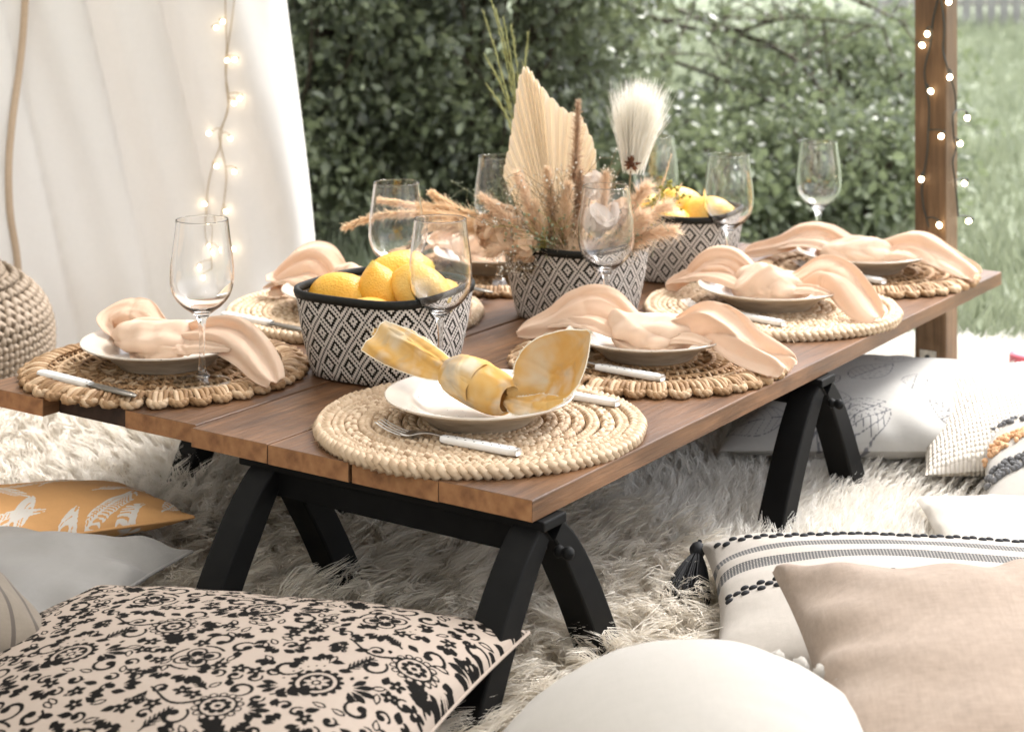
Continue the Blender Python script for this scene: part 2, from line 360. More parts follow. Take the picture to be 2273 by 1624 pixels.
# ------------------------------------------------------------------ the setting
def flat_grid(x0, x1, y0, y1, z, n=2):
    xs = np.linspace(x0, x1, n); ys = np.linspace(y0, y1, n); X, Y = np.meshgrid(xs, ys, indexing='ij')
    return np.stack([X, Y, np.full_like(X, z)], -1).reshape(-1, 3), [grid_faces(n, n)]
FZ = -0.034                         # level of the rugs' hides: the pile reaches up to about 0
GZ = -0.17
V, F = flat_grid(-150, 150, -60, 300, GZ, 60)
lawn = tag(mk('lawn', V, F, LAWN), kind='structure')
# deck of boards under the rugs
deck = bpy.data.objects.new('deck', None); COL.objects.link(deck); deck['kind'] = 'structure'
bw = 0.14
proto = None
for i in range(29):
    y = 3.66 - i * (bw + .006)
    V, F = box(-2.4, 1.75, -bw / 2, bw / 2, -.03, 0)
    if proto is None:
        proto = mk('board', V, F, DECK_WOOD, deck, smooth=False); o = proto
    else: o = inst('board', proto, deck)
    o.location = (random.uniform(-.02, .02), y, FZ - .016)
V, F = box(-2.39, 1.7, -.55, 3.7, GZ - .05, FZ - .05)
mk('joists', V, F, DECK_WOOD, deck, smooth=False)

# grass outside (uncountable)
def grass_patch():
    r = np.random.RandomState(3); N = 34000
    d = 3.9 + (r.rand(N) ** 1.6) * 16; px = r.uniform(560, 2420, N)
    x = (px - CX) * d / FPX; keep = ~((x < 1.72) & (d < 3.76)); x = x[keep]; d = d[keep]; N = len(x)
    h = (.05 + .09 * r.rand(N) ** 2) * (1 + .35 * fn(x, d, 11, .8)); wd = .0035 + .003 * r.rand(N); wd *= np.clip(d / 6, 1, 2.5)
    an = r.rand(N) * 6.28; ln = r.rand(N) * .8 * h; la = r.rand(N) * 6.28
    B = np.stack([x, d, np.full(N, GZ - .005)], 1); W = np.stack([np.cos(an), np.sin(an), 0 * an], 1) * wd[:, None]
    Lv = np.stack([np.cos(la) * ln, np.sin(la) * ln, h], 1)
    M = B + Lv * np.array([.35, .35, .6]); V = np.stack([B - W, B + W, M + W * .7, M - W * .7, B + Lv], 1).reshape(-1, 3)
    i = np.arange(N) * 5
    return V, [np.stack([i, i + 1, i + 2, i + 3], 1), np.stack([i + 3, i + 2, i + 4], 1)]
V, F = grass_patch(); g = tag(mk('grass', V, F, GRASS, smooth=False), 'pale green meadow grass growing beyond the wooden deck', 'grass', kind='stuff')

# ------------------------------------------------------------------ shrubs and tree
def leaves(C, Nrm, size, r, mat, name, parent):
    N = len(C)
    d = r.normal(size=(N, 3)); d = d * .8 + Nrm * .7; d[:, 2] -= .25; d /= np.linalg.norm(d, axis=1, keepdims=True)
    q = r.normal(size=(N, 3)); s = np.cross(d, q); s /= np.linalg.norm(s, axis=1, keepdims=True); n = np.cross(s, d)
    L = size * r.uniform(.45, 1.5, N)[:, None]; Wd = L * r.uniform(.26, .38, N)[:, None]
    V = np.stack([C - d * L * .5, C + s * Wd - d * L * .08 + n * L * .06, C + s * Wd * .62 + d * L * .28 + n * L * .05, C + d * L * .5 - n * L * .08,
                  C - s * Wd * .62 + d * L * .28 + n * L * .05, C - s * Wd - d * L * .08 + n * L * .06, C + d * L * .1], 1).reshape(-1, 3)
    i = np.arange(N) * 7
    return mk(name, V, [np.stack([i, i + 1, i + 2, i + 6], 1), np.stack([i + 6, i + 2, i + 3, i + 4], 1), np.stack([i, i + 6, i + 4, i + 5], 1)], mat, parent, smooth=False)
def shrub(name, label, x, y, rx, ry, h, nclump, per, size, mat, seed, group=None, spread=.085):
    r = np.random.RandomState(seed); o = thing(name, label, 'shrub', (x, y, GZ), 0, group)
    cl = []
    while len(cl) < nclump:
        p = r.uniform(-1, 1, 3); q = p.copy(); q[2] = p[2]
        l = np.linalg.norm(p)
        if l > 1 or l < .55 or (p[1] > .45 and r.rand() < .75): continue
        cl.append([p[0] * rx, p[1] * ry, (p[2] * .5 + .5) * h])
    cl = np.array(cl)
    sz = spread * r.uniform(.7, 1.5, nclump)
    C = np.repeat(cl, per, 0) + r.normal(size=(nclump * per, 3)) * np.repeat(sz, per)[:, None] * np.array([1, 1, .75])
    C[:, 2] = np.maximum(C[:, 2], .02)
    Nn = (C - np.array([0, 0, h * .45])) / np.array([rx, ry, h * .5]); Nn /= np.linalg.norm(Nn, axis=1, keepdims=True)
    leaves(C, Nn, size, r, mat, 'foliage', o)['kind'] = 'stuff'
    tb = []
    for k in range(7):
        a = r.rand() * 6.28; e = np.array([math.cos(a) * rx * .6, math.sin(a) * ry * .6, h * r.uniform(.6, .95)])
        P = spl([[e[0] * .08, e[1] * .08, 0], e * np.array([.3, .3, .45]), e * np.array([.7, .6, .75]), e], 12)
        tb.append(tube(P, np.linspace(.022, .006, 12), 6))
    for c in cl[::max(1, nclump // 120)]:
        s = np.array([c[0] * .45, c[1] * .45, c[2] * .55]); P = spl([s, (s + c) / 2 + r.normal(size=3) * .04, c], 6); tb.append(tube(P, np.linspace(.008, .002, 6), 4))
    mk('branches', *join(tb), BARK, o)
    return o
GRP = 'shrubs of the hedge behind the table'
shrub('hedge_shrub', 'dark dense hedge shrub with small leaves beside the white curtain edge', -.72, 5.75, .62, .62, 1.9, 430, 60, .034, LEAF_DARK, 1, GRP)
shrub('hedge_shrub', 'dark dense hedge shrub behind the lemon basket and dried palm leaf', -.10, 5.9, .56, .68, 1.8, 410, 60, .034, LEAF_DARK, 2, GRP)
shrub('hedge_shrub', 'lower looser hedge shrub with yellowish leaves behind the two far wine glasses', .66, 6.8, .5, .5, .40, 90, 45, .036, LEAF_PALE, 3, GRP)
shrub('hedge_shrub', 'small pale shrub at the hedge end near the wooden post', 1.32, 7.2, .5, .45, .62, 110, 50, .036, LEAF_PALE, 5, GRP)

shrub('hedge_shrub', 'low wild shrub behind the far lemon basket, level with the table top', .50, 5.75, .42, .36, .36, 110, 42, .036, LEAF_PALE, 31, GRP, spread=.07)
shrub('hedge_shrub', 'low wild shrub between the far corner wine glass and the wooden post', 1.02, 5.95, .42, .36, .42, 110, 42, .036, LEAF_PALE, 32, GRP, spread=.07)
def tree(name, label, base, limbs, size, mat, seed, per=20, spread=.1):
    r = np.random.RandomState(seed); o = thing(name, label, 'tree', base)
    B = np.array(base); tb = []; C = []
    top = np.array([.1, .1, 2.6]); tb.append(tube(spl([[0, 0, -.1], [.03, .02, .8], [.02, .06, 1.7], top], 14), np.linspace(.11, .06, 14), 9))
    mk('trunk', *join(tb), BARK, o); tb = []
    for l in limbs:
        P = np.array(l) - B; S0 = np.array([0.02, .05, min(2.4, max(.6, P[0][2] + .25))]); P = np.concatenate([[S0], P]); Q = spl(P, 40)
        tb.append(tube(Q, np.linspace(.014, .003, 40), 6))
        for i in range(6, 40, 1):
            for k in range(1):
                if r.rand() < .35: continue
                d = r.normal(size=3) * np.array([.20, .25, .15]); d[2] -= .06; E = Q[i] + d
                tb.append(tube(spl([Q[i], Q[i] + d * .5 + r.normal(size=3) * .02, E], 5), np.linspace(.005, .0015, 5), 4))
                t = r.rand(per) ** .6; C.append(Q[i] + d * t[:, None] + r.normal(size=(per, 3)) * spread * .24)
    mk('limbs', *join(tb), BARK, o)
    C = np.concatenate(C); N = r.normal(size=C.shape); N[:, 2] += .6
    leaves(C, N, size, r, mat, 'foliage', o)['kind'] = 'stuff'
    return o
def pb(px, py, d): return list(pd(px, py, d))
tree('overhanging_tree', 'leafy tree with low spreading limbs hanging over the lawn', (.12, 7.6, GZ),
     [[pb(1300, -60, 7.2), pb(1450, 40, 7.0), pb(1620, 70, 6.8), pb(1760, 40, 6.7), pb(1960, 60, 6.6)],
      [pb(1250, 20, 7.2), pb(1420, 110, 7.0), pb(1560, 160, 6.9), pb(1720, 230, 6.6), pb(1900, 330, 6.4)],
      [pb(1500, -120, 7.0), pb(1650, -60, 6.8), pb(1850, -20, 6.6), pb(2020, 60, 6.4)],
      [pb(1600, 60, 7.0), pb(1760, 130, 6.8), pb(1850, 230, 6.6), pb(1990, 300, 6.6)],
      [pb(1300, 130, 7.0), pb(1400, 230, 6.8), pb(1500, 330, 6.7)],
      [pb(1150, -100, 7.0), pb(1250, -40, 6.8), pb(1400, -30, 6.6), pb(1560, -40, 6.6)]], .036, LEAF_PALE, 21)

# far picket fence
fe = thing('picket_fence', 'weathered grey picket fence far across the lawn', 'fence', (0, 0, 0))
pk = None
for i in range(26):
    X = 3.6 + i * .13; Y = 17.6 + i * .02
    if pk is None:
        pk = mk('picket', *box(-.045, .045, -.01, .01, -.1, 1.0), FENCE_WOOD, fe, smooth=False); o = pk
    else: o = inst('picket', pk, fe)
    o.location = (X, Y, GZ)
for z in (.25, .75):
    mk('rail', *tube([[3.5, 17.64, GZ + z], [7.0, 18.16, GZ + z]], .035, 4), FENCE_WOOD, fe, smooth=False)

# ------------------------------------------------------------------ wooden post
pb0 = pt(2078, 832, -.016); pb0[2] = FZ - .016
post = thing('wooden_post', 'brown timber post wrapped in lit fairy lights standing on the deck', 'post', pb0, TROT)
ps = .064
V, F = box(-ps / 2, ps / 2, -ps / 2, ps / 2, 0, 2.35); bevel(mk('timber', V, F, POST_WOOD, post, smooth=False), .003)
# metal bracket on its left-front face (local -y is -UD)
br_th = np.linspace(0, 6.283, 28, endpoint=False); bw2, bh2 = .0165, .03
V, F = box(-bw2, bw2, -ps / 2 - .003, -ps / 2 - .0005, -.002, .052)
BRACKET = simple('white_bracket', (.62, .58, .5), .5, 90, .3, .2)
bk = bevel(mk('bracket', V, F, BRACKET, post, smooth=False), .0012); bk.location = (-.004, 0, .036)
V, F = lathe([(0, .004), (.004, .004), (.0045, .002), (.0045, -.002)], 12)
for (x, z) in ((0, .04), (-.008, .022), (.008, .022), (-.008, .008), (.008, .01)):
    s = mk('screw', V, F, DARK_STEEL if (x, z) != (0, .04) else BLACK_METAL, bk); s.location = (x, -ps / 2 - .003, z); s.rotation_euler = (R(90), 0, 0); s.scale = (.6, .6, .6) if x else (1, 1, 1)

def light_string(name, label, wires, bulbs, wmat, brad, wr):
    o = thing(name, label, 'fairy lights', (0, 0, 0))
    for wpts in wires: mk('wire', *tube(spl(wpts, len(wpts) * 8), wr, 6), wmat, o)
    V, F = lathe([(0.001, -1.15), (.55, -.95), (.95, -.35), (1.0, .2), (.75, .8), (.4, 1.1), (.001, 1.2)], 12)
    allw = np.concatenate([spl(wpts, len(wpts) * 8) for wpts in wires])
    V2, F2 = lathe([(.001, 1.0), (.5, 1.0), (.5, 2.2), (.25, 2.6), (.001, 2.6)], 8)
    for p, up in bulbs:
        b = mk('bulb', V * brad, F, BULB, o); b.location = tuple(p); b.rotation_euler = up
        s = mk('socket', V2 * brad, F2, wmat, b)
        nr = allw[np.argmin(np.linalg.norm(allw - p, axis=1) + np.abs(allw[:, 2] - p[2] - .012))]
        top = np.array(p) + np.array(Euler(up).to_matrix() @ Vector((0, 0, 2.4 * brad)))
        mk('lead', *tube(spl([nr, (nr + top) / 2 + [0, -.002, .003], top], 8), wr * .8, 5), wmat, o)
    return o
dp = pb0[1] - .05
def onpost(px, py, off=0.0):     # a point on the visible faces of the post
    d = pb0[1]
    for _ in range(6):
        X = (px - CX) * d / FPX - pb0[0]
        # left-front face n=-UD, right-front face n=-VD
        e = np.array([-VD[0], -VD[1]]); c = UD
        # along left-front face: p = -UD*h + e*t ; solve for x
        h = ps / 2 + off
        t = (X + UD[0] * h) / e[0]
        if t <= h: Y = -UD[1] * h + e[1] * t
        else:
            s = (X - e[0] * h) / UD[0]; s = min(max(s, -h), h * 1.6); Y = e[1] * h + UD[1] * s
        d = pb0[1] + Y
    return pd(px, py, d)
w1 = [onpost(x, y, .005) for x, y in ((2092, -40), (2072, 40), (2065, 100), (2052, 160), (2062, 230), (2060, 300), (2058, 340), (2050, 390), (2046, 420), (2050, 460), (2062, 505))]
w2 = [onpost(x, y, .005) for x, y in ((2085, -30), (2096, 60), (2093, 110), (2103, 150), (2118, 200), (2122, 240), (2115, 260), (2118, 310), (2122, 330), (2115, 360), (2121, 410), (2127, 480))]
pbulbs = [(2106, 5), (2058, 76), (2047, 101), (2108, 172), (2066, 203), (2147, 262), (2089, 303), (2131, 319), (2045, 398), (2141, 407), (2150, 491), (2085, 500)]
light_string('fairy_light_string', 'string of warm bulbs on dark wire wound round the wooden post', [w1, w2],
             [(onpost(x, y, .011), (random.uniform(-.8, .8), random.uniform(-1.2, 1.2), 0)) for x, y in pbulbs], WIRE_GREEN, .0052, .0018)

# ------------------------------------------------------------------ curtain
def curtain_y(X, z):
    base = 3.92 + (X + .42) * .30
    q = X + z * .22
    sh = lambda a: 1 - 2 * np.abs(np.sin(a / 2)) ** .75
    f = .055 * sh(q * 9.5 + .9) + .030 * sh(q * 23.0 + 1.3 + .8 * np.sin(q * 5)) + .008 * np.sin(q * 51 + z * 3)
    f = f * (.55 + .45 * np.clip(z / .5, 0, 1)) + .03 * fn(X, z, 31, .9) * np.exp(-(z / .35) ** 2) - .05 * np.exp(-(np.maximum(z, 0) / .12) ** 2) * (1 + fn(X, z, 5, 3))
    return base + f
def curtain():
    nz, ns = 120, 260
    z = np.linspace(0, 1, nz) ** 1.3 * 2.35 + FZ - .012; s = np.linspace(0, 1, ns)
    Z, Sg = np.meshgrid(z, s, indexing='ij')
    right = -.415 - .105 * Z + .004 * np.sin(Z * 5); left = -2.3
    X = left + (right - left) * Sg; Y = curtain_y(X, Z) + .03 * np.exp(-((1 - Sg) / .012) ** 2)
    V = np.stack([X, Y, Z], -1).reshape(-1, 3); return V, [grid_faces(nz, ns)]
V, F = curtain(); cu = mk('curtain', V, F, CANVAS)
m_ = cu.modifiers.new('thick', 'SOLIDIFY'); m_.thickness = .0015
tag(cu, 'white canvas curtain hanging in soft folds behind the knitted pouf', 'curtain')
def oncurt(px, py, off=.008):
    d = 3.8
    for _ in range(25):
        p = pd(px, py, d); d = .5 * d + .5 * (float(curtain_y(p[0], p[2])) - off)
    return pd(px, py, d)
sp = spl([oncurt(x, y, .02) for x, y in ((58, -60), (52, 60), (42, 160), (27, 270), (19, 370), (22, 470), (36, 560), (44, 640))], 50)
wv = np.array([.0075, 0, 0]); V = np.stack([sp - wv, sp + wv, sp + wv + [0, .0015, 0], sp - wv + [0, .0015, 0]], 1).reshape(-1, 3)
tag(mk('canvas_strap', V, [grid_faces(50, 4, False, True)], STRAP), 'narrow tan strap hanging down the curtain above the pouf', 'strap')
zs, zo = .5005, 0
def z1(x, y): return (x * zs, y * zs)
c1 = [z1(*p) for p in ((1000, -60), (1000, 60), (1005, 200), (1000, 330), (1015, 430), (1000, 520), (972, 590), (975, 650), (945, 730), (922, 830), (915, 930), (920, 1030), (935, 1085))]
c2 = [z1(*p) for p in ((1045, -60), (1030, 80), (1010, 220), (1002, 360), (1012, 480), (985, 570), (980, 650), (1003, 760), (995, 880), (972, 1000), (958, 1100), (960, 1190))]
cb = [z1(*p) for p in ((988, 97), (958, 124), (1007, 269), (1042, 266), (1064, 437), (1038, 458), (926, 592), (1021, 615), (960, 738), (1040, 762), (908, 905), (1002, 937), (942, 1090), (965, 1120), (1035, 1105), (880, 1185), (905, 1243))]
light_string('fairy_light_string', 'string of warm bulbs on beige wire hanging down the white curtain', [[oncurt(x, y) for x, y in c1], [oncurt(x, y) for x, y in c2]],
             [(oncurt(x, y, .016), (random.uniform(-.6, .6), random.uniform(-1.4, 1.4), 0)) for x, y in cb], WIRE_BEIGE, .0040, .0013)

n_ = 40; Xc, Yc_ = np.meshgrid(np.linspace(-2.5, 1.40, n_), np.linspace(-1.6, 3.6, n_), indexing='ij')
cn = mk('shade_canopy', np.stack([Xc, Yc_, 2.33 + .12 * np.sin((Xc + 2.5) / 3.55 * 3.14) + .03 * np.sin(Yc_ * 4) * np.sin(Xc * 2)], -1).reshape(-1, 3), [grid_faces(n_, n_)], SHADE_CANVAS)  # roof added out of view to shade the foreground
tag(cn, 'unseen canvas roof added above the table to shade the foreground', 'shade_canopy')
def shade_curtain(p0, p1, label, seed):  # walls added out of view to hold back light from left and behind
    n, m = 90, 8; t = np.linspace(0, 1, n); z = np.linspace(FZ - .01, 2.34, m); p0, p1 = np.array(p0, float), np.array(p1, float); d = p1 - p0; L = np.linalg.norm(d); nn = np.array([-d[1], d[0]]) / L
    P = p0 + d * t[:, None] + nn * (.05 * np.sin(t * L * 9 + seed) + .02 * np.sin(t * L * 23))[:, None]
    V = np.concatenate([np.repeat(P[:, None], m, 1), np.repeat(z[None, :, None], n, 0)], -1).reshape(-1, 3)
    tag(mk('curtain', V, [grid_faces(n, m)], SHADE_CANVAS), label, 'curtain')
shade_curtain((-2.42, 3.3), (-2.42, -1.5), 'unseen canvas curtain added on the left side to limit the light', 1)
shade_curtain((-2.42, -1.55), (.55, -1.55), 'unseen canvas curtain added at the near end to limit light from behind', 2)
# ------------------------------------------------------------------ rugs
def fur(name, parent, P, L, width, dirs, mat, seed, clump=.03, curl=.35, lay=.75, hfun=None, K=5):
    r = np.random.RandomState(seed); N = len(P)
    t = np.linspace(0, 1, K)[None, :, None]
    cell = np.floor(P[:, :2] / clump + .5 * np.stack([fn(P[:, 0], P[:, 1], seed + 1, 6), fn(P[:, 0], P[:, 1], seed + 2, 6)], 1)).astype(int)
    h = (cell[:, 0] * 73856093 ^ cell[:, 1] * 19349663) & 0xffff
    rt = np.random.RandomState(seed + 5).uniform(-1, 1, (65536, 4)); cr = rt[h]
    cc = (cell + .5) * clump
    ang = dirs + cr[:, 2] * .7 + r.normal(size=N) * .12
    Ls = L * (1 + .25 * cr[:, 3]) * r.uniform(.75, 1.15, N)
    D = np.stack([np.cos(ang), np.sin(ang), np.zeros(N)], 1)
    side = np.stack([-np.sin(ang), np.cos(ang), np.zeros(N)], 1)
    up = np.array([0, 0, 1.0])
    ly = np.clip(lay + .2 * cr[:, 0], .05, .97)[:, None, None]
    a = t * ly * 1.9
    pos = P[:, None, :] + Ls[:, None, None] * (D[:, None, :] * (1 - np.cos(a)) / (ly * 1.9) + up * np.sin(a) / (ly * 1.9))
    off = np.zeros((N, 1, 3)); off[:, 0, :2] = (cc - P[:, :2]) * .75
    pos = pos + off * t ** 1.3
    ph = (cr[:, 1] * 3.14)[:, None, None] + r.normal(size=(N, 1, 1)) * .35
    pos = pos + side[:, None, :] * (np.sin(t * 7 + ph) - np.sin(ph)) * curl * .12 * Ls[:, None, None]
    pos[:, :, 2] = np.maximum(pos[:, :, 2], P[:, 2:3] + .002 * t[:, :, 0])
    q = r.normal(size=(N, 3)) * .6 + side; q /= np.linalg.norm(q, axis=1, keepdims=True)
    wv = (width * r.uniform(.7, 1.3, N))[:, None, None] * (1 - .8 * t ** 2) * q[:, None, :]
    V = np.stack([pos - wv, pos + wv], 2).reshape(-1, 3)
    i = (np.arange(N) * K * 2)[:, None] + (np.arange(K - 1) * 2)[None, :]; i = i.ravel()
    o = mk(name, V, np.stack([i, i + 1, i + 3, i + 2], 1), mat, parent); o['kind'] = 'stuff'; return o
def rug(name, label, poly, L, width, dens, mat, seed, mean_dir, hfun=None, **kw):
    poly = np.array([p[:2] for p in poly]); r = np.random.RandomState(seed)
    o = thing(name, label, 'rug', (0, 0, 0))
    lo, hi = poly.min(0), poly.max(0)
    # outline with a wavy edge
    N = int((hi - lo).prod() * dens); P = r.uniform(lo, hi, (N, 2)); P = P[in_poly(P, poly)]
    vx = P[:, 0] / P[:, 1] * FPX + CX; vy = FPX * ZC / P[:, 1] + HY; P = P[(vx > -240) & (vx < 2510) & (vy < 1760)]
    z = (hfun(P[:, 0], P[:, 1]) if hfun else np.zeros(len(P))) + FZ
    P3 = np.concatenate([P, z[:, None]], 1)
    dirs = mean_dir + 1.1 * fn(P[:, 0], P[:, 1], seed + 9, 1.6)
    fur('pile', o, P3, L, width, dirs, mat, seed, **kw)
    # hide below: gridded, follows the height
    n = 50; X, Y = np.meshgrid(np.linspace(lo[0], hi[0], n), np.linspace(lo[1], hi[1], n), indexing='ij'); G = np.stack([X.ravel(), Y.ravel()], 1)
    ins = in_poly(G, poly).reshape(n, n); Zt = (hfun(X, Y) if hfun else np.zeros_like(X)) - .003 + FZ
    f = grid_faces(n, n); keep = ins.ravel()[f].all(1); f = f[keep]
    Vt = np.stack([X, Y, Zt], -1).reshape(-1, 3)
    hd = mk('hide', Vt, f, HIDE, o)
    m = hd.modifiers.new('thick', 'SOLIDIFY'); m.thickness = .008; m.offset = -1
    return o
def g(px, py): return pt(px, py, 0.0)
rug('shaggy_rug', 'long curly beige wool rug spread under the table', [g(-300, 1235), g(300, 1140), g(600, 1040), g(1000, 980), g(1260, 1060), g(1480, 1160), g(1700, 1240), g(2000, 1500), g(1900, 1900), g(1000, 2000), g(-300, 1900)],
    .075, .0012, 47000, FUR_GREY, 41, -.9, clump=.020, curl=1.1, lay=.82)
rug('flokati_rug', 'short ivory wool rug under the right edge of the table', [g(1180, 985), g(1300, 860), g(1560, 760), g(2000, 745), g(2500, 760), g(2900, 1300), g(2100, 1420), g(1750, 1290), g(1500, 1195), g(1260, 1110)],
    .036, .0011, 47000, FUR_IVORY, 42, 1.0, hfun=lambda x, y: .018 + 0 * x, clump=.013, curl=.9, lay=.6, K=4)
def mound(x, y):
    c = pt(60, 950, 0.0); return .075 * np.exp(-(((x - c[0]) / .5) ** 2 + ((y - c[1] - .02) / .26) ** 2)) + .014
rug('sheepskin', 'fluffy white sheepskin heaped on the floor at the left table end', [g(-500, 1290), g(380, 1215), g(520, 1120), g(620, 1010), g(600, 900), g(300, 820), g(-500, 830)],
    .06, .0012, 52000, FUR_WHITE, 43, -1.3, hfun=mound, clump=.02, curl=.7, lay=.68, K=4)
def mound2(x, y):
    c = pt(2330, 850, 0.0); return .012 + .02 * np.exp(-(((x - c[0]) / .3) ** 2 + ((y - c[1]) / .12) ** 2))
rug('sheepskin', 'fluffy white sheepskin beside the pink candle and the bracketed post', [g(2090, 880), g(2150, 838), g(2300, 818), g(2600, 822), g(2650, 890), g(2300, 900)],
    .036, .0013, 60000, FUR_IVORY, 44, -1.0, hfun=mound2, clump=.02, curl=.6, lay=.6)

# ------------------------------------------------------------------ tables
PWD = .132
TL = 2.458 * HC
def plank_mesh(L, seed):
    r = np.random.RandomState(seed); n = 40; th = .0245
    xs = np.linspace(0, L, n); wob = np.stack([np.cumsum(r.normal(size=n)) * .00012 for _ in range(4)], 1); wob -= wob.mean(0)
    y0 = .0012 + wob[:, 0]; y1 = PWD - .0012 + wob[:, 1]; zt = wob[:, 2] * .8; c = .0011
    prof = lambda i: [(y0[i], -th), (y0[i], zt[i] - c), (y0[i] + c, zt[i]), (y1[i] - c, zt[i]), (y1[i], zt[i] - c), (y1[i], -th)]
    V = np.array([[xs[i], a, b] for i in range(n) for a, b in prof(i)])
    return V, n
def build_table(name, label, planks, b0, legs, trestle_b):
    o = thing(name, label, 'table', T(0, 0, -ZT + FZ), 0)
    M = Matrix.Translation(Vector(T(0, 0, 0)) - Vector(o.location)) @ Matrix.Rotation(math.atan2(UD[1], UD[0]), 4, 'Z')
    def place(ob): ob.matrix_local = M; return ob
    for k, (a0, a1, mat_end) in enumerate(planks):
        V, n = plank_mesh(a1 - a0, 100 + k + int(b0 * 100))
        pl = mk('plank', V - np.array([0, 0, 0]), [grid_faces(n, 6, False, True)], WOOD_TOP, o, smooth=False)
        pl.data.materials.append(mat_end)
        # end caps
        me = pl.data
        import bmesh
        bm = bmesh.new(); bm.from_mesh(me); bm.verts.ensure_lookup_table()
        for base in (0, (n - 1) * 6):
            f = bm.faces.new([bm.verts[base + q] for q in (range(6) if base == 0 else range(5, -1, -1))]); f.material_index = 1
        bmesh.ops.recalc_face_normals(bm, faces=bm.faces); bm.to_mesh(me); bm.free()
        pl.matrix_local = M @ Matrix.Translation((a0, b0 + k * PWD, random.uniform(-.0008, .0008)))
        bevel(pl, .0006, 1)
    lb0, lb1 = trestle_b
    for a in legs:
        zb = -.0255
        bm_ = bevel(mk('beam', *box(a - .024, a + .024, lb0 - .02, lb1 + .035, zb - .012, zb), BLACK_PAINT, o, smooth=False), .002); place(bm_)
        bm2 = bevel(mk('rail', *box(a - .015, a + .015, lb0, lb1, zb - .045, zb - .0125), BLACK_PAINT, o, smooth=False), .002); place(bm2)
        for bb in (lb0 + .005, lb1 - .005):
            for sgn in (-1, 1):
                P = spl([[a + sgn * .012, bb, zb - .016], [a + sgn * .045, bb, zb - .052], [a + sgn * .088, bb, zb - .115], [a + sgn * .130, bb, -ZT - .0], [a + sgn * .144, bb, -ZT + FZ]], 18)
                tn = np.gradient(P, axis=0); tn /= np.linalg.norm(tn, axis=1, keepdims=True); nn = np.stack([tn[:, 2], 0 * tn[:, 0], -tn[:, 0]], 1)
                hw = np.interp(np.linspace(0, 1, 18), [0, .35, .7, 1], [.013, .019, .021, .019])[:, None]; vb = np.array([0, .0205, 0])
                V = np.stack([P - nn * hw - vb, P + nn * hw - vb, P + nn * hw + vb, P - nn * hw + vb], 1); V[-1, :, 2] = -ZT + FZ - .002; V = V.reshape(-1, 3)
                lg = mk('leg', V, [grid_faces(18, 4, False, True), np.array([[3, 2, 1, 0], [68, 69, 70, 71]])], BLACK_PAINT, o, smooth=False); place(lg); bevel(lg, .003)
        # hinge bolt with turned knob ends
        V, F = lathe([(0.0005, 0), (.006, .001), (.009, .006), (.007, .011), (.005, .013), (.008, .016), (.0095, .022), (.007, .027), (.0005, .029)], 14)
        for bb, sg in ((lb1 - .005 + .024, 1), (lb0 + .005 - .024, -1)):
            kn = mk('knob', V * .85, F, BLACK_PAINT, o); kn.matrix_local = M @ Matrix.Translation((a, bb, zb - .038)) @ Matrix.Rotation(-sg * math.pi / 2, 4, 'X')
    return o
DARK_END = simple('dark_plank_end', (.03, .014, .008), .8, 60, .5, .5)  # darker colour for the end of one plank
build_table('low_table', 'low plank table on black splayed trestle legs, front half of the pair', [(0, TL, END_GRAIN), (.001, TL, END_GRAIN), (-.001, TL - .002, END_GRAIN), (0, TL, END_GRAIN)], 0, (.035, 1.218 * HC), (.012, .42))
build_table('low_table', 'low plank table pushed beside the curtain, back half of the pair', [(.012, TL, END_GRAIN), (.015, TL, DARK_END), (-.012, TL, END_GRAIN)], 4 * PWD, (.46, 1.25), (4 * PWD + .04, 7 * PWD - .06))

# ------------------------------------------------------------------ placemats
def braid_mat():
    parts = []; sp_, rmax = .0182, .201
    rs = [rmax - i * sp_ for i in range(11)]; rr = np.random.RandomState(1)
    for k, r in enumerate(rs):
        if r < .006: continue
        big = 1.3 if k == 0 else 1.0
        n = max(2, int(round(2 * np.pi * r / (.027 * big)))); m = n * 9; th = np.linspace(0, 2 * np.pi, m, endpoint=False)
        rv = r + .0012 * np.sin(th * 3 + k) + (.0 if k else .001)
        for j in range(3):
            ph = j * 2 * np.pi / 3 + k * 1.3; x = n * th + ph
            ro = rv + 0.0052 * big * np.sin(x); z = .0072 + .0036 * big * np.sin(2 * x) + .0006 * np.sin(th * 5 + k * 2)
            rad = .0047 * big * (1 + .12 * np.sin(th * 17 + j + k))
            parts.append(tube(np.stack([ro * np.cos(th), ro * np.sin(th), z], 1), rad, 5, True))
    for q in range(26):   # frayed fibres at the rim
        a = -2.3 + rr.normal() * .35 if q < 18 else rr.uniform(0, 6.28)
        p = np.array([.208 * math.cos(a), .208 * math.sin(a), .006]); d = np.array([math.cos(a + rr.normal() * .7), math.sin(a + rr.normal() * .7), rr.normal() * .3]) * rr.uniform(.006, .014)
        parts.append(tube(np.stack([p, p + d * .5, p + d + [0, 0, -.002]]), [.0009, .0007, .0003], 3))
    return join(parts)
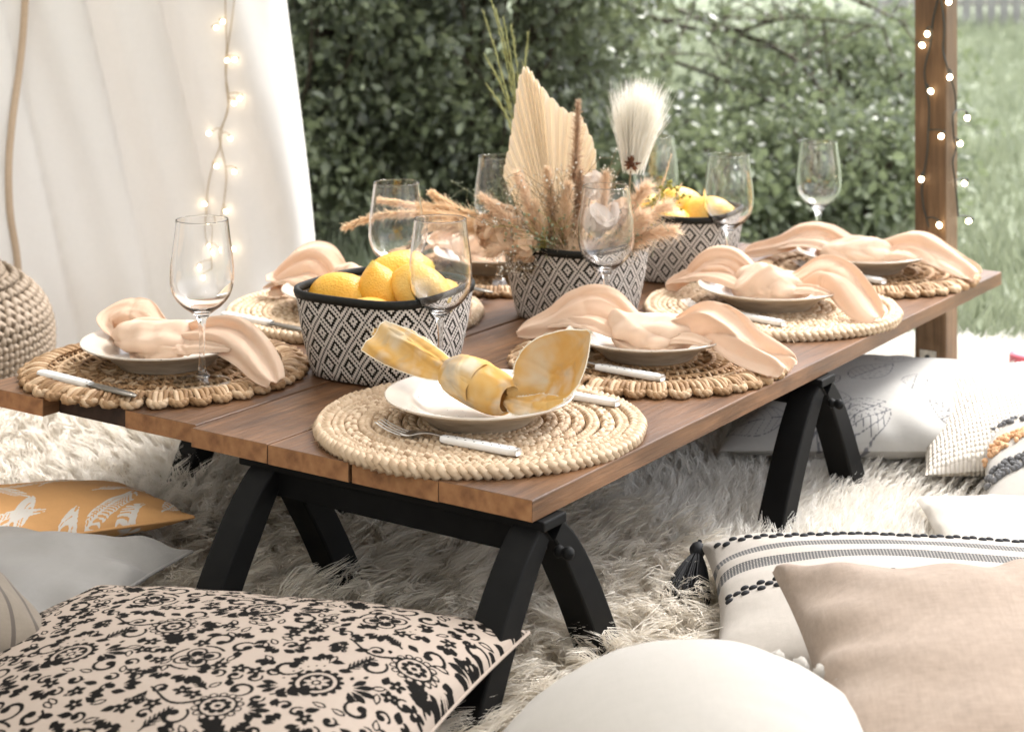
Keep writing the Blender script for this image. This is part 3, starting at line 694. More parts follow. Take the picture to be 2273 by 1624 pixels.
def crochet_mat():
    parts = []; rr = np.random.RandomState(2)
    bands = [.012, .04, .068, .096, .124, .150, .172]
    for bi in range(len(bands) - 1):
        r0, r1 = bands[bi], bands[bi + 1]; n = int(2 * np.pi * (r0 + r1) / 2 / .0068)
        for i in range(n):
            a = i * 2 * np.pi / n + rr.normal() * .012; sl_ = (.5 if i % 2 else -.5) * .0075 / ((r0 + r1) / 2) + rr.normal() * .02
            t = np.linspace(0, 1, 6); rad = r0 - .003 + (r1 - r0 + .006) * t; th = a + sl_ * np.sin(t * 3.14) + .02 * np.sin(t * 6)
            z = .0062 + .0028 * np.sin(t * 3.14 * 2 + (i % 2) * 3.14) + rr.normal() * .0006
            parts.append(tube(np.stack([rad * np.cos(th), rad * np.sin(th), z], 1), .0027 * rr.uniform(.8, 1.15), 5))
        r = r1; n = int(2 * np.pi * r / .016); th = np.linspace(0, 2 * np.pi, n * 6, endpoint=False)
        for j in range(2):
            x = n * th + j * np.pi; ro = r + .003 * np.sin(x); z = .0088 + .0018 * np.cos(x)
            parts.append(tube(np.stack([ro * np.cos(th), ro * np.sin(th), z], 1), .0024, 5, True))
    ns = 40
    for i in range(ns):
        a = i * 2 * np.pi / ns + rr.normal() * .012; sc = rr.uniform(.9, 1.1)
        e = np.array([math.cos(a), math.sin(a), 0]); f = np.array([-math.sin(a), math.cos(a), 0]); up = np.array([0, 0, 1])
        for k, off in enumerate((-.0085, -.003, .003, .0085)):
            t = np.linspace(0, 1, 7); rad = .168 + .036 * t * (1 - .25 * (abs(off) / .0085) ** 2); lat = off * (1 + .25 * np.sin(t * 3.14)) * sc
            z = .0085 + .0055 * np.sin(t * 2.6 + .3) - .005 * t ** 3 + (.0012 if k % 2 else 0)
            parts.append(tube(rad[:, None] * e + lat[:, None] * f + z[:, None] * up, .0044 * (1 - .2 * t), 6))
        # braid round the scallop's outer end
        t = np.linspace(0, np.pi, 15)
        for j in range(2):
            x = t * 5 + j * np.pi; rad = .190 + (.0135 + .0018 * np.sin(x)) * np.sin(t) * sc; lat = -np.cos(t) * .0118 * sc; z = .0075 + .002 * np.cos(x) - .002 * np.sin(t)
            parts.append(tube(rad[:, None] * e + lat[:, None] * f + z[:, None] * up, .0042, 6))
    return join(parts)
braid_p = mk('weave', *braid_mat(), STRAW_PALE); crochet_p = mk('weave', *crochet_mat(), STRAW_GOLD)
MATS = {'1': (.308, .328, 'b'), '2': (.958, .314, 'c'), '3': (1.593, .313, 'b'), '4': (2.175, .305, 'c'),
        'A': (.29, 1.168, 'c'), 'B': (.969, 1.176, 'b'), 'C': (1.60, 1.17, 'c'), 'D': (2.17, 1.13, 'b')}
WHERE = {'1': 'at the front table corner', '2': 'beside the flower basket on the table edge', '3': 'beside the far lemon basket on the table edge', '4': 'at the far table corner by the post',
         'A': 'at the left table end by the pouf', 'B': 'by the curtain behind the near lemon basket', 'C': 'behind the dried flowers, next to the curtain edge', 'D': 'at the far end behind the far lemon basket'}
MZ = .0125
used = set()
for k, (a, b, t) in MATS.items():
    src = braid_p if t == 'b' else crochet_p
    if t not in used: o = src; used.add(t)
    else: o = inst('weave', src)
    o.name = 'placemat'; o.location = tuple(TH(a, b, .0006)); o.rotation_euler = (0, 0, {'1': TROT + .25, '3': 1.2, 'B': 2.4, '2': .3, '4': 1.5, 'A': .9, 'C': 2, 'D': 0}[k])
    tag(o, ('round braided straw placemat ' if t == 'b' else 'round scalloped crochet straw placemat ') + WHERE[k], 'placemat', 'placemats')

# ------------------------------------------------------------------ plates
PR = .187 * HC
def plate(k):
    a, b, _ = MATS[k]
    o = thing('plate', 'cream speckled stoneware plate ' + WHERE[k], 'plate', TH(a, b, MZ), random.uniform(0, 6), 'plates')
    r = PR; h = .036
    if not plate.m:
        V, F = lathe([(0.0005, .0075), (.4 * r, .0072), (.52 * r, .0085), (.62 * r, .014), (.72 * r, .0245), (.78 * r, .0285), (.9 * r, .0315), (.985 * r, .0355), (r, .0362), (1.004 * r, .0348), (.995 * r, .033)], 72)
        plate.m.append(mk('dish', V, F, CERAMIC).data)
        V, F = lathe([(.995 * r, .033), (.9 * r, .0275), (.78 * r, .0235), (.70 * r, .017), (.60 * r, .0065), (.55 * r, .002), (.545 * r, 0), (.5 * r, 0), (.49 * r, .002), (0.0005, .003)], 72)
        plate.m.append(mk('underside', V, F, STONEWARE).data)
        for m in plate.m:
            for ob in [x for x in bpy.data.objects if x.data == m]: bpy.data.objects.remove(ob)
    inst('dish', plate.m[0], o); inst('underside', plate.m[1], o); return o
plate.m = []
def mkmesh(name, V, F, mat):
    o = mk(name, V, F, mat); m = o.data; bpy.data.objects.remove(o); return m
for k in MATS: plate(k)

# ------------------------------------------------------------------ wine glasses
def glass_mesh(part):
    s = .346 * HC / .222
    outer = [(.0005, .0), (.0365, .0), (.0372, .0012), (.036, .0022), (.024, .0045), (.012, .0085), (.0062, .015), (.0043, .028), (.0038, .05), (.0042, .07), (.0058, .083), (.0095, .0905), (.0165, .0965), (.0275, .1045), (.0375, .1165), (.0425, .131), (.0438, .144), (.0432, .16), (.0410, .18), (.0382, .2), (.0360, .2205), (.0356, .2219)]
    inner = [(.0349, .2219), (.0346, .2205), (.0369, .2), (.0397, .18), (.0419, .16), (.0425, .144), (.0412, .1315), (.0363, .118), (.0265, .107), (.0160, .1005), (.008, .0975), (.0005, .0968)]
    if part == 'bowl': outer = outer[11:]
    if part == 'stem': return lathe(spl(np.array(outer[5:12] + [(.0005, .0907)]) * s, 60), 40)
    if part == 'foot': return lathe(np.concatenate([spl(np.array(outer[:6] + [(.0062, .0150)]) * s, 40)[:36]]), 56)
    if part == 'rim':
        t_ = np.linspace(0, 2 * np.pi, 72, endpoint=False); return tube(np.stack([.0354 * s * np.cos(t_), .0354 * s * np.sin(t_), np.full(72, .2216 * s)], 1), .00075, 8, True)
    P = spl(np.array(outer) * s, 70); Q = spl(np.array(inner) * s, 50); P[:, 0] = np.maximum(P[:, 0], .0003); Q[:, 0] = np.maximum(Q[:, 0], .0003)
    bot = np.array([[.0003, P[0, 1] - .0002]])
    return lathe(np.concatenate([bot, P, Q]), 56)
GLM = [(p, mkmesh(p, *glass_mesh(p), THIN if p == 'foot' else GLASS)) for p in ('bowl', 'stem', 'foot')]
GL = {'A': (.212, .984, 'empty wine glass on the crochet mat at the left table end', 1), '1': (.505, .568, 'empty wine glass in front of the near lemon basket', 1), 'B': (.877, .973, 'empty wine glass behind the near lemon basket', 1),
      '2': (1.11, .517, 'empty wine glass in front of the flower basket', 1), '3': (1.800, .540, 'empty wine glass in front of the far lemon basket', 1), '4': (2.367, .53, 'empty wine glass at the far table corner nearest the post', 0),
      'C': (1.42, 1.04, 'empty wine glass half hidden behind the dried palm leaf', 1), 'D': (2.065, .918, 'empty wine glass behind the white feathery plume', 1)}
for k, (a, b, l, on) in GL.items():
    o = thing('wine_glass', l, 'wine glass', TH(a, b, MZ + .0015 if on else .0008), 0, 'wine glasses')
    for p, gm in GLM: inst(p, gm, o)

# ------------------------------------------------------------------ cutlery
def rbox(L0, L1, w0, w1, t, n=10):        # tapering rounded bar along +x
    xs = np.linspace(L0, L1, n); th = np.arange(12) * 2 * np.pi / 12
    hw = np.interp(xs, [L0, L1], [w0, w1]); e = np.ones(n); e[0] = e[-1] = .82
    c, s = np.cos(th), np.sin(th); sx = np.sign(c) * np.abs(c) ** .45; sz = np.sign(s) * np.abs(s) ** .45
    V = np.stack([np.repeat(xs[:, None], 12, 1), hw[:, None] * e[:, None] * sx, t * e[:, None] * sz], -1).reshape(-1, 3)
    V = np.concatenate([V, [[L0, 0, 0], [L1, 0, 0]]]); i = np.arange(12); j = (i + 1) % 12
    return V, [grid_faces(n, 12, False, True), np.concatenate([np.stack([np.full(12, n * 12), j, i], 1), np.stack([np.full(12, n * 12 + 1), (n - 1) * 12 + i, (n - 1) * 12 + j], 1)])]
HANDM = mkmesh('handle', *rbox(.095, .205, .0068, .0082, .0046), HANDLE)
def fork_head():
    parts = []
    P = spl([[.098, 0, .001], [.08, 0, .002], [.066, 0, .0005], [.052, 0, -.003], [.04, 0, -.003]], 14)
    wd = spl([[.0028], [.0028], [.005], [.0115], [.0122]], 14)[:, 0]
    V = np.concatenate([np.stack([P[:, 0], s * wd, P[:, 2] + dz + abs(s) * .0015], 1)[:, None] for s, dz in ((-1, 0), (0, 0), (1, 0), (1, .0014), (0, .0014), (-1, .0014))], 1).reshape(-1, 3)
    parts.append((V, [grid_faces(14, 6, False, True)]))
    for j in range(4):
        y = (-1.5 + j) * .0066
        parts.append(tube(spl([[.042, y, -.0022], [.028, y, -.0005], [.014, y * .98, .003], [.0, y * .95, .0085]], 10), np.linspace(.0021, .0009, 10), 6, flat=.5))
    return join(parts)
FORKM = mkmesh('head', *fork_head(), METAL)
def blade():
    P = [( .1, -.0075), (.09, -.009), (.05, -.0095), (.02, -.008), (.004, -.003), (0, .004), (.02, .0075), (.06, .0075), (.1, .006)]
    V = np.array([[x, y, .0009] for x, y in P] + [[x, y, -.0009] for x, y in P]); n = len(P); i = np.arange(n); j = (i + 1) % n
    c = np.array([[.05, 0, .0011], [.05, 0, -.0011]]); V = np.concatenate([V, c])
    return V, [np.stack([i, j, j + n, i + n], 1), np.concatenate([np.stack([np.full(n, 2 * n), j, i], 1), np.stack([np.full(n, 2 * n + 1), i + n, j + n], 1)])]
BLADEM = mkmesh('blade', *blade(), DARK_STEEL)
def cutlery(kind, tip, end, label, z=.0, tilt=0.0):
    A = pt(*tip, ZT + MZ + .006); Bp = pt(*end, ZT + MZ + .006); d = Bp - A; mid = (A + Bp) / 2; ang = math.atan2(d[1], d[0])
    L = .205; st = mid - d / np.linalg.norm(d) * L / 2
    o = thing(kind, label, kind, (0, 0, 0), 0, kind + 's'); o.location = (st[0], st[1], ZT + MZ + .0065 + z); o.rotation_euler = (0, tilt, ang)
    inst('handle', HANDM, o); inst('head' if kind == 'fork' else 'blade', FORKM if kind == 'fork' else BLADEM, o)
cutlery('fork', (825, 945), (1170, 1008), 'fork with dotted white handle before the yellow napkin plate')
cutlery('knife', (1078, 845), (1380, 897), 'knife with dotted white handle beside the yellow napkin plate')
cutlery('fork', (1190, 790), (1488, 843), 'fork with dotted white handle on the second mat along the table edge')
cutlery('knife', (1440, 704), (1702, 750), 'knife with dotted white handle half hidden by the second peach napkin')
cutlery('fork', (1503, 672), (1757, 722), 'fork with dotted white handle on the third mat along the table edge')
cutlery('knife', (1705, 612), (1948, 658), 'knife with dotted white handle under the third peach napkin')
cutlery('fork', (1746, 583), (1986, 630), 'fork with white handle on the far corner mat near the post')
cutlery('knife', (1880, 537), (2099, 578), 'knife with white handle behind the far corner plate')
cutlery('knife', (325, 885), (72, 823), 'knife with dotted white handle and dark blade at the left table end')
cutlery('knife', (688, 735), (508, 700), 'knife with white handle behind the near lemon basket')
cutlery('knife', (1108, 652), (900, 612), 'knife lying behind the dried flowers by the curtain edge')

# ------------------------------------------------------------------ baskets
def superell(th, n=4.0):
    c, s = np.cos(th), np.sin(th); return np.sign(c) * np.abs(c) ** (2 / n), np.sign(s) * np.abs(s) ** (2 / n)
BH = .18 * HC
def basket_mesh():
    n = 140; th = np.linspace(0, 2 * np.pi, n + 1); x, y = superell(th, 3.4)
    seg = np.hypot(np.diff(x), np.diff(y)); arc = np.concatenate([[0], np.cumsum(seg)]); u = arc / arc[-1] * 19
    hs_ = np.linspace(0, 1, 14); V, UV = [], []
    def ring(hf, hw, z, vv): V.append(np.stack([x * hw, y * hw, np.full(n + 1, z)], 1)); UV.append(np.stack([u, np.full(n + 1, vv)], 1))
    wid = lambda h: .099 + .023 * h ** .9 + .002 * math.sin(h * 3.14)
    ring(0, .02, .0012, -.6); ring(0, .093, .0005, -.2)
    for h in hs_: ring(h, wid(h), .002 + h * BH, h * BH / .043)
    for h in hs_[::-1]: ring(h, wid(h) - .004, .004 + h * (BH - .002), h * BH / .043)
    ring(0, .02, .004, -.5)
    V = np.concatenate(V); UV = np.concatenate(UV); return V, grid_faces(len(V) // (n + 1), n + 1)[:, ::-1], UV, wid
V, F, UV, WID = basket_mesh()
BKO = mk('weave', V, F, BASKET, uv=UV); BKM = BKO.data; bpy.data.objects.remove(BKO)
def rim_mesh():
    n = 140; th = np.linspace(0, 2 * np.pi, n, endpoint=False); x, y = superell(th, 3.4); h = BH + .002
    prof = [(.0015, -.0100), (.0022, -.004), (.0015, .0006), (-.002, .0016), (-.0052, .0004), (-.0062, -.005), (-.0056, -.009)]
    V = np.stack([np.stack([x * (WID(1) + a + (0 if b > -.008 else -.001)), y * (WID(1) + a + (0 if b > -.008 else -.001)), np.full(n, h + b)], 1) for a, b in prof], 0)
    return V.reshape(-1, 3), [grid_faces(len(prof), n, True, True)]
RIMM = mkmesh('rim', *rim_mesh(), BINDING)
_th = np.linspace(0, 2 * np.pi, 60, endpoint=False); _x, _y = superell(_th, 3.4)
_rr = np.linspace(.02, 1, 8); _V = np.stack([np.stack([_x * .112 * q, _y * .112 * q, BH - .05 + .004 * fn(_x * q, _y * q, 77, 1.5) + .012 * q ** 4], 1) for q in _rr]).reshape(-1, 3)
LINM = mkmesh('lining', _V, [grid_faces(8, 60, False, True)], BINDING)
BK = {'n': (.572, .770, TROT + .06, 'black and white diamond basket of lemons nearest the front table corner', .93), 'm': (1.295, .715, TROT - .1, 'black and white diamond basket holding the dried flowers', .87), 'f': (1.885, .735, TROT + .12, 'black and white diamond basket of lemons behind the dried flowers', .87)}
for k, (a, b, rz, l, sc_) in BK.items():
    o = thing('woven_basket', l, 'basket', TH(a, b, .001), rz, 'diamond pattern baskets'); inst('weave', BKM, o); inst('rim', RIMM, o); inst('lining', LINM, o); o.scale = (sc_, sc_, 1.05)

# ------------------------------------------------------------------ lemons
def lemon_mesh(seed):
    r = np.random.RandomState(seed); n = 30; t = np.linspace(0, 1, n)
    prof = spl([(.0005, -.047), (.006, -.0455), (.0125, -.041), (.021, -.034), (.0285, -.02), (.0315, 0), (.029, .018), (.022, .031), (.014, .039), (.008, .0445), (.0045, .047), (.0005, .0475)], n); prof[:, 0] = np.maximum(prof[:, 0], .0004)
    V, F = lathe(prof, 32); th = np.arctan2(V[:, 1], V[:, 0]); V = V * (1 + .05 * fn(np.cos(th) + seed, np.sin(th) + V[:, 2] * 25, seed, .5))[:, None]
    return V[:, [2, 1, 0]], F
LM = [mkmesh('lemon', *lemon_mesh(s), LEMON) for s in (1, 2, 3)]
def lemon(k, p, rot, label, sc=1.0, grp='lemons in the baskets'):
    o = inst('lemon', LM[k % 3], None, p, rot, (sc * .93, sc * .93, sc * .93)); tag(o, label, 'lemon', grp); return o
bz = ZT
def lem_at(px, py, a, b, z): # lemon centred on the basket-frame depth, at the pixel
    d = TH(a, b)[1]; return pd(px, py, d)
def bl(bk, dx, dy, z): # local basket coordinates
    a, b, rz, _, sc_ = BK[bk]; p = TH(a, b); c, s = math.cos(rz), math.sin(rz); dx, dy = dx * sc_, dy * sc_; return np.array([p[0] + c * dx - s * dy, p[1] + s * dx + c * dy, ZT + z])
NB = 'near basket, '
zl = BH - .012
lemon(0, bl('n', -.066, -.030, zl + .002), (0, R(6), R(150)), 'round smooth lemon at the curtain side of the near basket', 1.22)
lemon(1, bl('n', -.012, .052, zl + .022), (R(20), R(-14), R(20)), 'large lemon resting highest at the back of the near basket', 1.3)
lemon(2, bl('n', .004, -.018, zl + .014), (0, R(-62), R(120)), 'lemon standing on end in the middle of the near basket', 1.0)
lemon(0, bl('n', .020, -.072, zl - .016), (0, R(8), R(20)), 'low lemon showing only its top at the front of the near basket', 1.1)
lemon(1, bl('n', .068, .000, zl + .018), (R(-20), R(22), R(-28)), 'lemon with its greenish stem end seen through the wine glass', 1.2)
lemon(2, bl('n', .064, .066, zl - .008), (0, 0, R(80)), 'lemon tucked in the back corner of the near basket', 1.1)
lemon(0, bl('f', -.060, -.035, zl + .004), (0, R(-50), R(60)), 'lemon standing up at the flower side of the far basket', 1.1)
lemon(1, bl('f', -.010, .03, zl + .02), (0, R(14), R(30)), 'lemon resting highest in the far basket', 1.2)
lemon(2, bl('f', .060, .0, zl + .012), (0, R(-10), R(-20)), 'lemon seen through the wine glass in the far basket', 1.2)
lemon(0, bl('f', .0, -.062, zl + .0), (0, R(10), R(10)), 'low lemon at the front of the far basket', 1.1)
lemon(1, bl('f', -.05, .066, zl - .004), (0, R(10), R(70)), 'lemon at the back of the far basket', 1.1)

# ------------------------------------------------------------------ napkins
def ribbon(ctrl, seed, n=56, m=28, folds=2.0, famp=.006, arch=.5, lay=0.0):
    """sweep a folded sheet; ctrl rows: x, y, z, half-width, arch height, roll"""
    C = spl(ctrl, n); P = C[:, :3]; hw = np.maximum(C[:, 3], .0008); ah = C[:, 4]; roll = C[:, 5]
    tn = np.gradient(P, axis=0); tn /= np.linalg.norm(tn, axis=1, keepdims=True)
    sd = np.cross(np.array([0, 0, 1.0]), tn); sd /= np.linalg.norm(sd, axis=1, keepdims=True) + 1e-9; nm = np.cross(tn, sd)
    c, s = np.cos(roll)[:, None], np.sin(roll)[:, None]; sd, nm = sd * c + nm * s, nm * c - sd * s
    q = np.linspace(-1, 1, m); t = np.linspace(0, 1, n)
    r = np.random.RandomState(seed); p1, p2, p3 = r.uniform(0, 6.28, 3)
    h = ah[:, None] * (1 - q[None, :] ** 2) + famp * np.sin(q[None, :] * 3.14 * folds + p1 + t[:, None] * 2.2) * np.minimum(1, hw[:, None] / .02) + famp * .5 * np.sin(q[None, :] * 7 + p2 + 5 * t[:, None])
    for _ in range(7):
        q0, sl_, am, wd_ = r.uniform(-.85, .85), r.normal() * .9, r.normal() * famp * .75, r.uniform(.05, .16)
        tc, tw = r.uniform(.1, .9), r.uniform(.2, .6)
        h = h + am * np.exp(-np.abs(q[None, :] - q0 - sl_ * (t[:, None] - .5)) / wd_) * np.exp(-((t[:, None] - tc) / tw) ** 2) * np.minimum(1, hw[:, None] / .02)
    for _ in range(4):
        t0, sl_, am = r.uniform(.3, .8), r.normal() * .12, -abs(r.normal()) * .0022; h = h + am * np.exp(-np.abs(t[:, None] - t0 - sl_ * q[None, :]) / .02)
    wv = hw[:, None] * (q[None, :] + .06 * np.sin(q[None, :] * 5 + p3 + 3 * t[:, None]))
    V = P[:, None, :] + sd[:, None, :] * wv[:, :, None] + nm[:, None, :] * (h + lay)[:, :, None]
    return V.reshape(-1, 3), [grid_faces(n, m)]
def knot_mesh(seed, R1=.030, R2=.022, W=.030, tilt=.5):
    n, m = 110, 50; th = np.linspace(0, 2 * np.pi, n, endpoint=False); q = np.linspace(-1, 1, m); TH_, Q = np.meshgrid(th, q, indexing='ij')
    bulge = (1 - .30 * Q ** 2 - .55 * np.abs(Q) ** 7)
    wr = .0016 * np.sin(Q * 11 + 2.2 * np.sin(TH_ * 2 + seed)) + .0022 * np.sin(TH_ * 5 + Q * 4 + seed) + .003 * np.sin(TH_ * 2 + seed * 2 - Q * 2.5)
    r_ = np.random.RandomState(int(seed * 7) + 3)
    for _ in range(12):
        t0, q0, sl_, am, wd_ = r_.uniform(0, 6.28), r_.uniform(-.9, .9), r_.normal() * 1.2, r_.normal() * .0042, r_.uniform(.08, .3)
        dth = np.abs(((TH_ - t0 - sl_ * (Q - q0)) + np.pi) % (2 * np.pi) - np.pi); wr = wr + am * np.exp(-dth / wd_) * np.exp(-((Q - q0) / .7) ** 2)
    rr = bulge; Y = (R1 * rr + wr) * np.cos(TH_); Z = (R2 * rr + wr) * np.sin(TH_); X = W * Q * (1 + .15 * np.sin(TH_ + seed)) + tilt * Y * .6
    pin = np.exp(-((TH_ - 4.4) / .45) ** 2 - ((Q - .2) / .35) ** 2); Y -= -.010 * pin; Z += .004 * pin
    V = np.stack([X, Y, Z], -1).reshape(-1, 3); return V, [grid_faces(n, m, True, False)[:, ::-1]]
def napkin(k, label, tails, knot, mat=PEACH, seed=0):
    a, b, _ = MATS[k]; o = thing('napkin', label, 'napkin', TH(a, b, MZ), TROT, 'napkins')
    for i, (ctrl, sd, fo, fa) in enumerate(tails):
        V, F = ribbon(ctrl, sd, folds=fo, famp=fa); t = mk('tail', V, F, mat, o)
        m = t.modifiers.new('thick', 'SOLIDIFY'); m.thickness = .0008; m.offset = 0
        Vr = V.reshape(56, 28, 3)
        mk('hem', *tube(np.concatenate([Vr[4:, 0], Vr[-1, 1:], Vr[4:-1, -1][::-1]]), .0009, 5), mat, t)
    if knot:
        (x, y, z, R1, R2, W, tl, rz) = knot; V, F = knot_mesh(seed, R1, R2, W, tl); kn = mk('knot', V, F, mat, o); kn.location = (x, y, z); kn.rotation_euler = (0, 0, rz)
        m = kn.modifiers.new('thick', 'SOLIDIFY'); m.thickness = .0014; m.offset = -1
        m = kn.modifiers.new('smooth', 'SUBSURF'); m.levels = 1; m.render_levels = 1
    return o
def std(seed, lx=-.205, rx=.205, ly=-.01, ry=.0, hump=.0, lw=1.0):
    r = random.Random(seed); j = lambda s: r.uniform(-s, s)
    left_hi = [(.02, .004, .030, .012, .002, -.5), (-.035, .006, .040, .022, .004, -.8), (-.080, .008, .058 + hump, .029 * lw, .005, -.95), (-.120, .002, .055 + hump * .8, .030 * lw, .005, -.9), (-.16, ly * .6, .034, .027 * lw, .004, -.7), (lx + .006, ly, .018, .021, .003, -.5), (lx - .012, ly - .006, .010, .011, .001, -.3)]
    left_lo = [(.0, -.016, .024, .010, .003, -.5), (-.04, -.022, .032, .013, .004, -.5), (-.085, -.024, .042, .014, .004, -.5), (-.125, -.022, .038, .013, .003, -.4), (-.165, -.016, .026, .010, .002, -.3), (-.19, -.010, .014, .004, .001, 0)]
    right_hi = [(-.02, .004, .030, .012, .002, .5), (.04, .006, .042, .022, .004, .8), (.086, .004 + j(.004), .058 + hump, .028, .005, .9), (.124, .000, .053 + hump * .6, .031, .006, .85), (.160, ry * .6, .034, .031, .006, .65), (rx - .004, ry, .018, .027, .004, .5), (rx + .014, ry - .006, .010, .018, .002, .35)]
    right_lo = [(.0, -.016, .026, .010, .003, .5), (.045, -.022, .034, .013, .004, .5), (.085, -.024, .040, .012, .004, .5), (.115, -.024, .036, .006, .002, .4)]
    skirt = [(-.045, -.022, .022, .008, .003, -.9), (-.02, -.030, .026, .022, .006, -1.0), (.012, -.034, .024, .026, .008, -1.0), (.04, -.028, .026, .018, .005, -.9), (.065, -.018, .032, .006, .003, -.6)]
    skirt = [(x, y, z, h, a, -ro) for x, y, z, h, a, ro in skirt]
    return [(left_hi, seed, 1.6, .0035), (left_lo, seed + 1, 1.3, .002), (right_hi, seed + 2, 1.5, .0035), (right_lo, seed + 3, 1.3, .002), (skirt, seed + 4, 1.6, .004)]
napkin('2', 'peach linen napkin knotted on the plate beside the flower basket', std(10, lx=-.205, rx=.212, ly=-.016, hump=.004), (.008, -.004, .033, .042, .026, .068, .25, .06), seed=1)
napkin('3', 'peach linen napkin knotted on the plate beside the far lemon basket', std(20, lx=-.19, rx=.190, ly=.012, ry=-.03, hump=.008, lw=.85), (-.004, -.004, .034, .042, .026, .070, -.25, -.05), seed=2)
napkin('4', 'peach linen napkin knotted on the far corner plate by the post', std(30, lx=-.215, rx=.195, ly=-.022, ry=.012, hump=-.002, lw=.8), (-.006, -.003, .032, .040, .024, .075, .2, 0), seed=3)
napkin('A', 'peach linen napkin with a looped end knotted on the left end plate',
       [([(.0, .0, .036, .014, .004, .5), (.04, .002, .044, .022, .004, .8), (.09, .002, .054, .028, .005, .85), (.13, .0, .054, .032, .005, .8), (.17, -.004, .040, .030, .005, .65), (.205, -.012, .021, .024, .004, .5), (.226, -.018, .010, .014, .001, .3)], 41, 1.6, .0035),
        ([(.0, -.014, .03, .012, .004, .5), (.05, -.02, .034, .014, .004, .5), (.1, -.02, .040, .012, .004, .5), (.14, -.014, .042, .005, .002, .4)], 42, 1.3, .002),
        ([(.0, .0, .036, .014, .004, -.5), (-.04, .01, .050, .022, .006, -.8), (-.07, .014, .058, .028, .008, -.9), (-.096, .010, .056, .028, .008, -.9), (-.112, .0, .046, .022, .006, -.9), (-.104, -.010, .034, .016, .004, -.6), (-.07, -.012, .028, .010, .003, 0)], 43, 1.4, .003),
        ([(-.04, -.026, .022, .008, .003, .9), (-.01, -.034, .024, .024, .008, 1.0), (.02, -.034, .024, .022, .007, 1.0), (.05, -.026, .028, .008, .004, .8)], 44, 1.5, .004)],
       (-.012, -.006, .036, .042, .027, .060, .4, .1), seed=4)
napkin('B', 'peach linen napkin on the plate by the curtain behind the near lemon basket', std(50, lx=-.16, hump=.014), (.0, 0, .044, .03, .027, .04, .3, 0), seed=5)
napkin('C', 'peach linen napkin bunched on the plate behind the dried flowers', std(60, lx=-.12, rx=.15), (-.04, 0, .044, .034, .027, .04, .2, 0), seed=6)
napkin('D', 'peach linen napkin on the far plate behind the far lemon basket', std(70), (.0, 0, .044, .03, .027, .04, .2, 0), seed=7)
def cone_sheet(ctrl, seed, a0, a1, n=36, m=34, ripple=.06, spiral=0.0):
    """sheet rolled round a path: rows x,y,z,ry,rz"""
    C = spl(ctrl, n); P = C[:, :3]; tn = np.gradient(P, axis=0); tn /= np.linalg.norm(tn, axis=1, keepdims=True)
    sd = np.cross(np.array([0, 0, 1.0]), tn); sd /= np.linalg.norm(sd, axis=1, keepdims=True) + 1e-9; nm = np.cross(tn, sd)
    th = np.linspace(a0, a1, m); t = np.linspace(0, 1, n)
    rp = 1 + ripple * np.sin(th[None, :] * 4 + seed + 4 * t[:, None]) + ripple * .6 * np.sin(th[None, :] * 9 + seed * 2)
    rp = rp + spiral * (np.arange(m) / (m - 1))[None, :]
    r_ = np.random.RandomState(seed + 30)
    for _ in range(9):
        t0, tc, sl_, am, wd_ = r_.uniform(a0, a1), r_.uniform(0, 1), r_.normal() * 1.6, r_.normal() * .07, r_.uniform(.06, .25)
        rp = rp + am * np.exp(-np.abs(th[None, :] - t0 - sl_ * (t[:, None] - tc)) / wd_) * np.exp(-((t[:, None] - tc) / .5) ** 2)
    V = P[:, None, :] + (C[:, 3, None] * np.cos(th)[None, :] * rp)[:, :, None] * sd[:, None, :] + (C[:, 4, None] * np.sin(th)[None, :] * rp)[:, :, None] * nm[:, None, :]
    return V.reshape(-1, 3), [grid_faces(n, m)]
M_FRINGE = Mat('cream_thread', (.88, .80, .66), .9).m
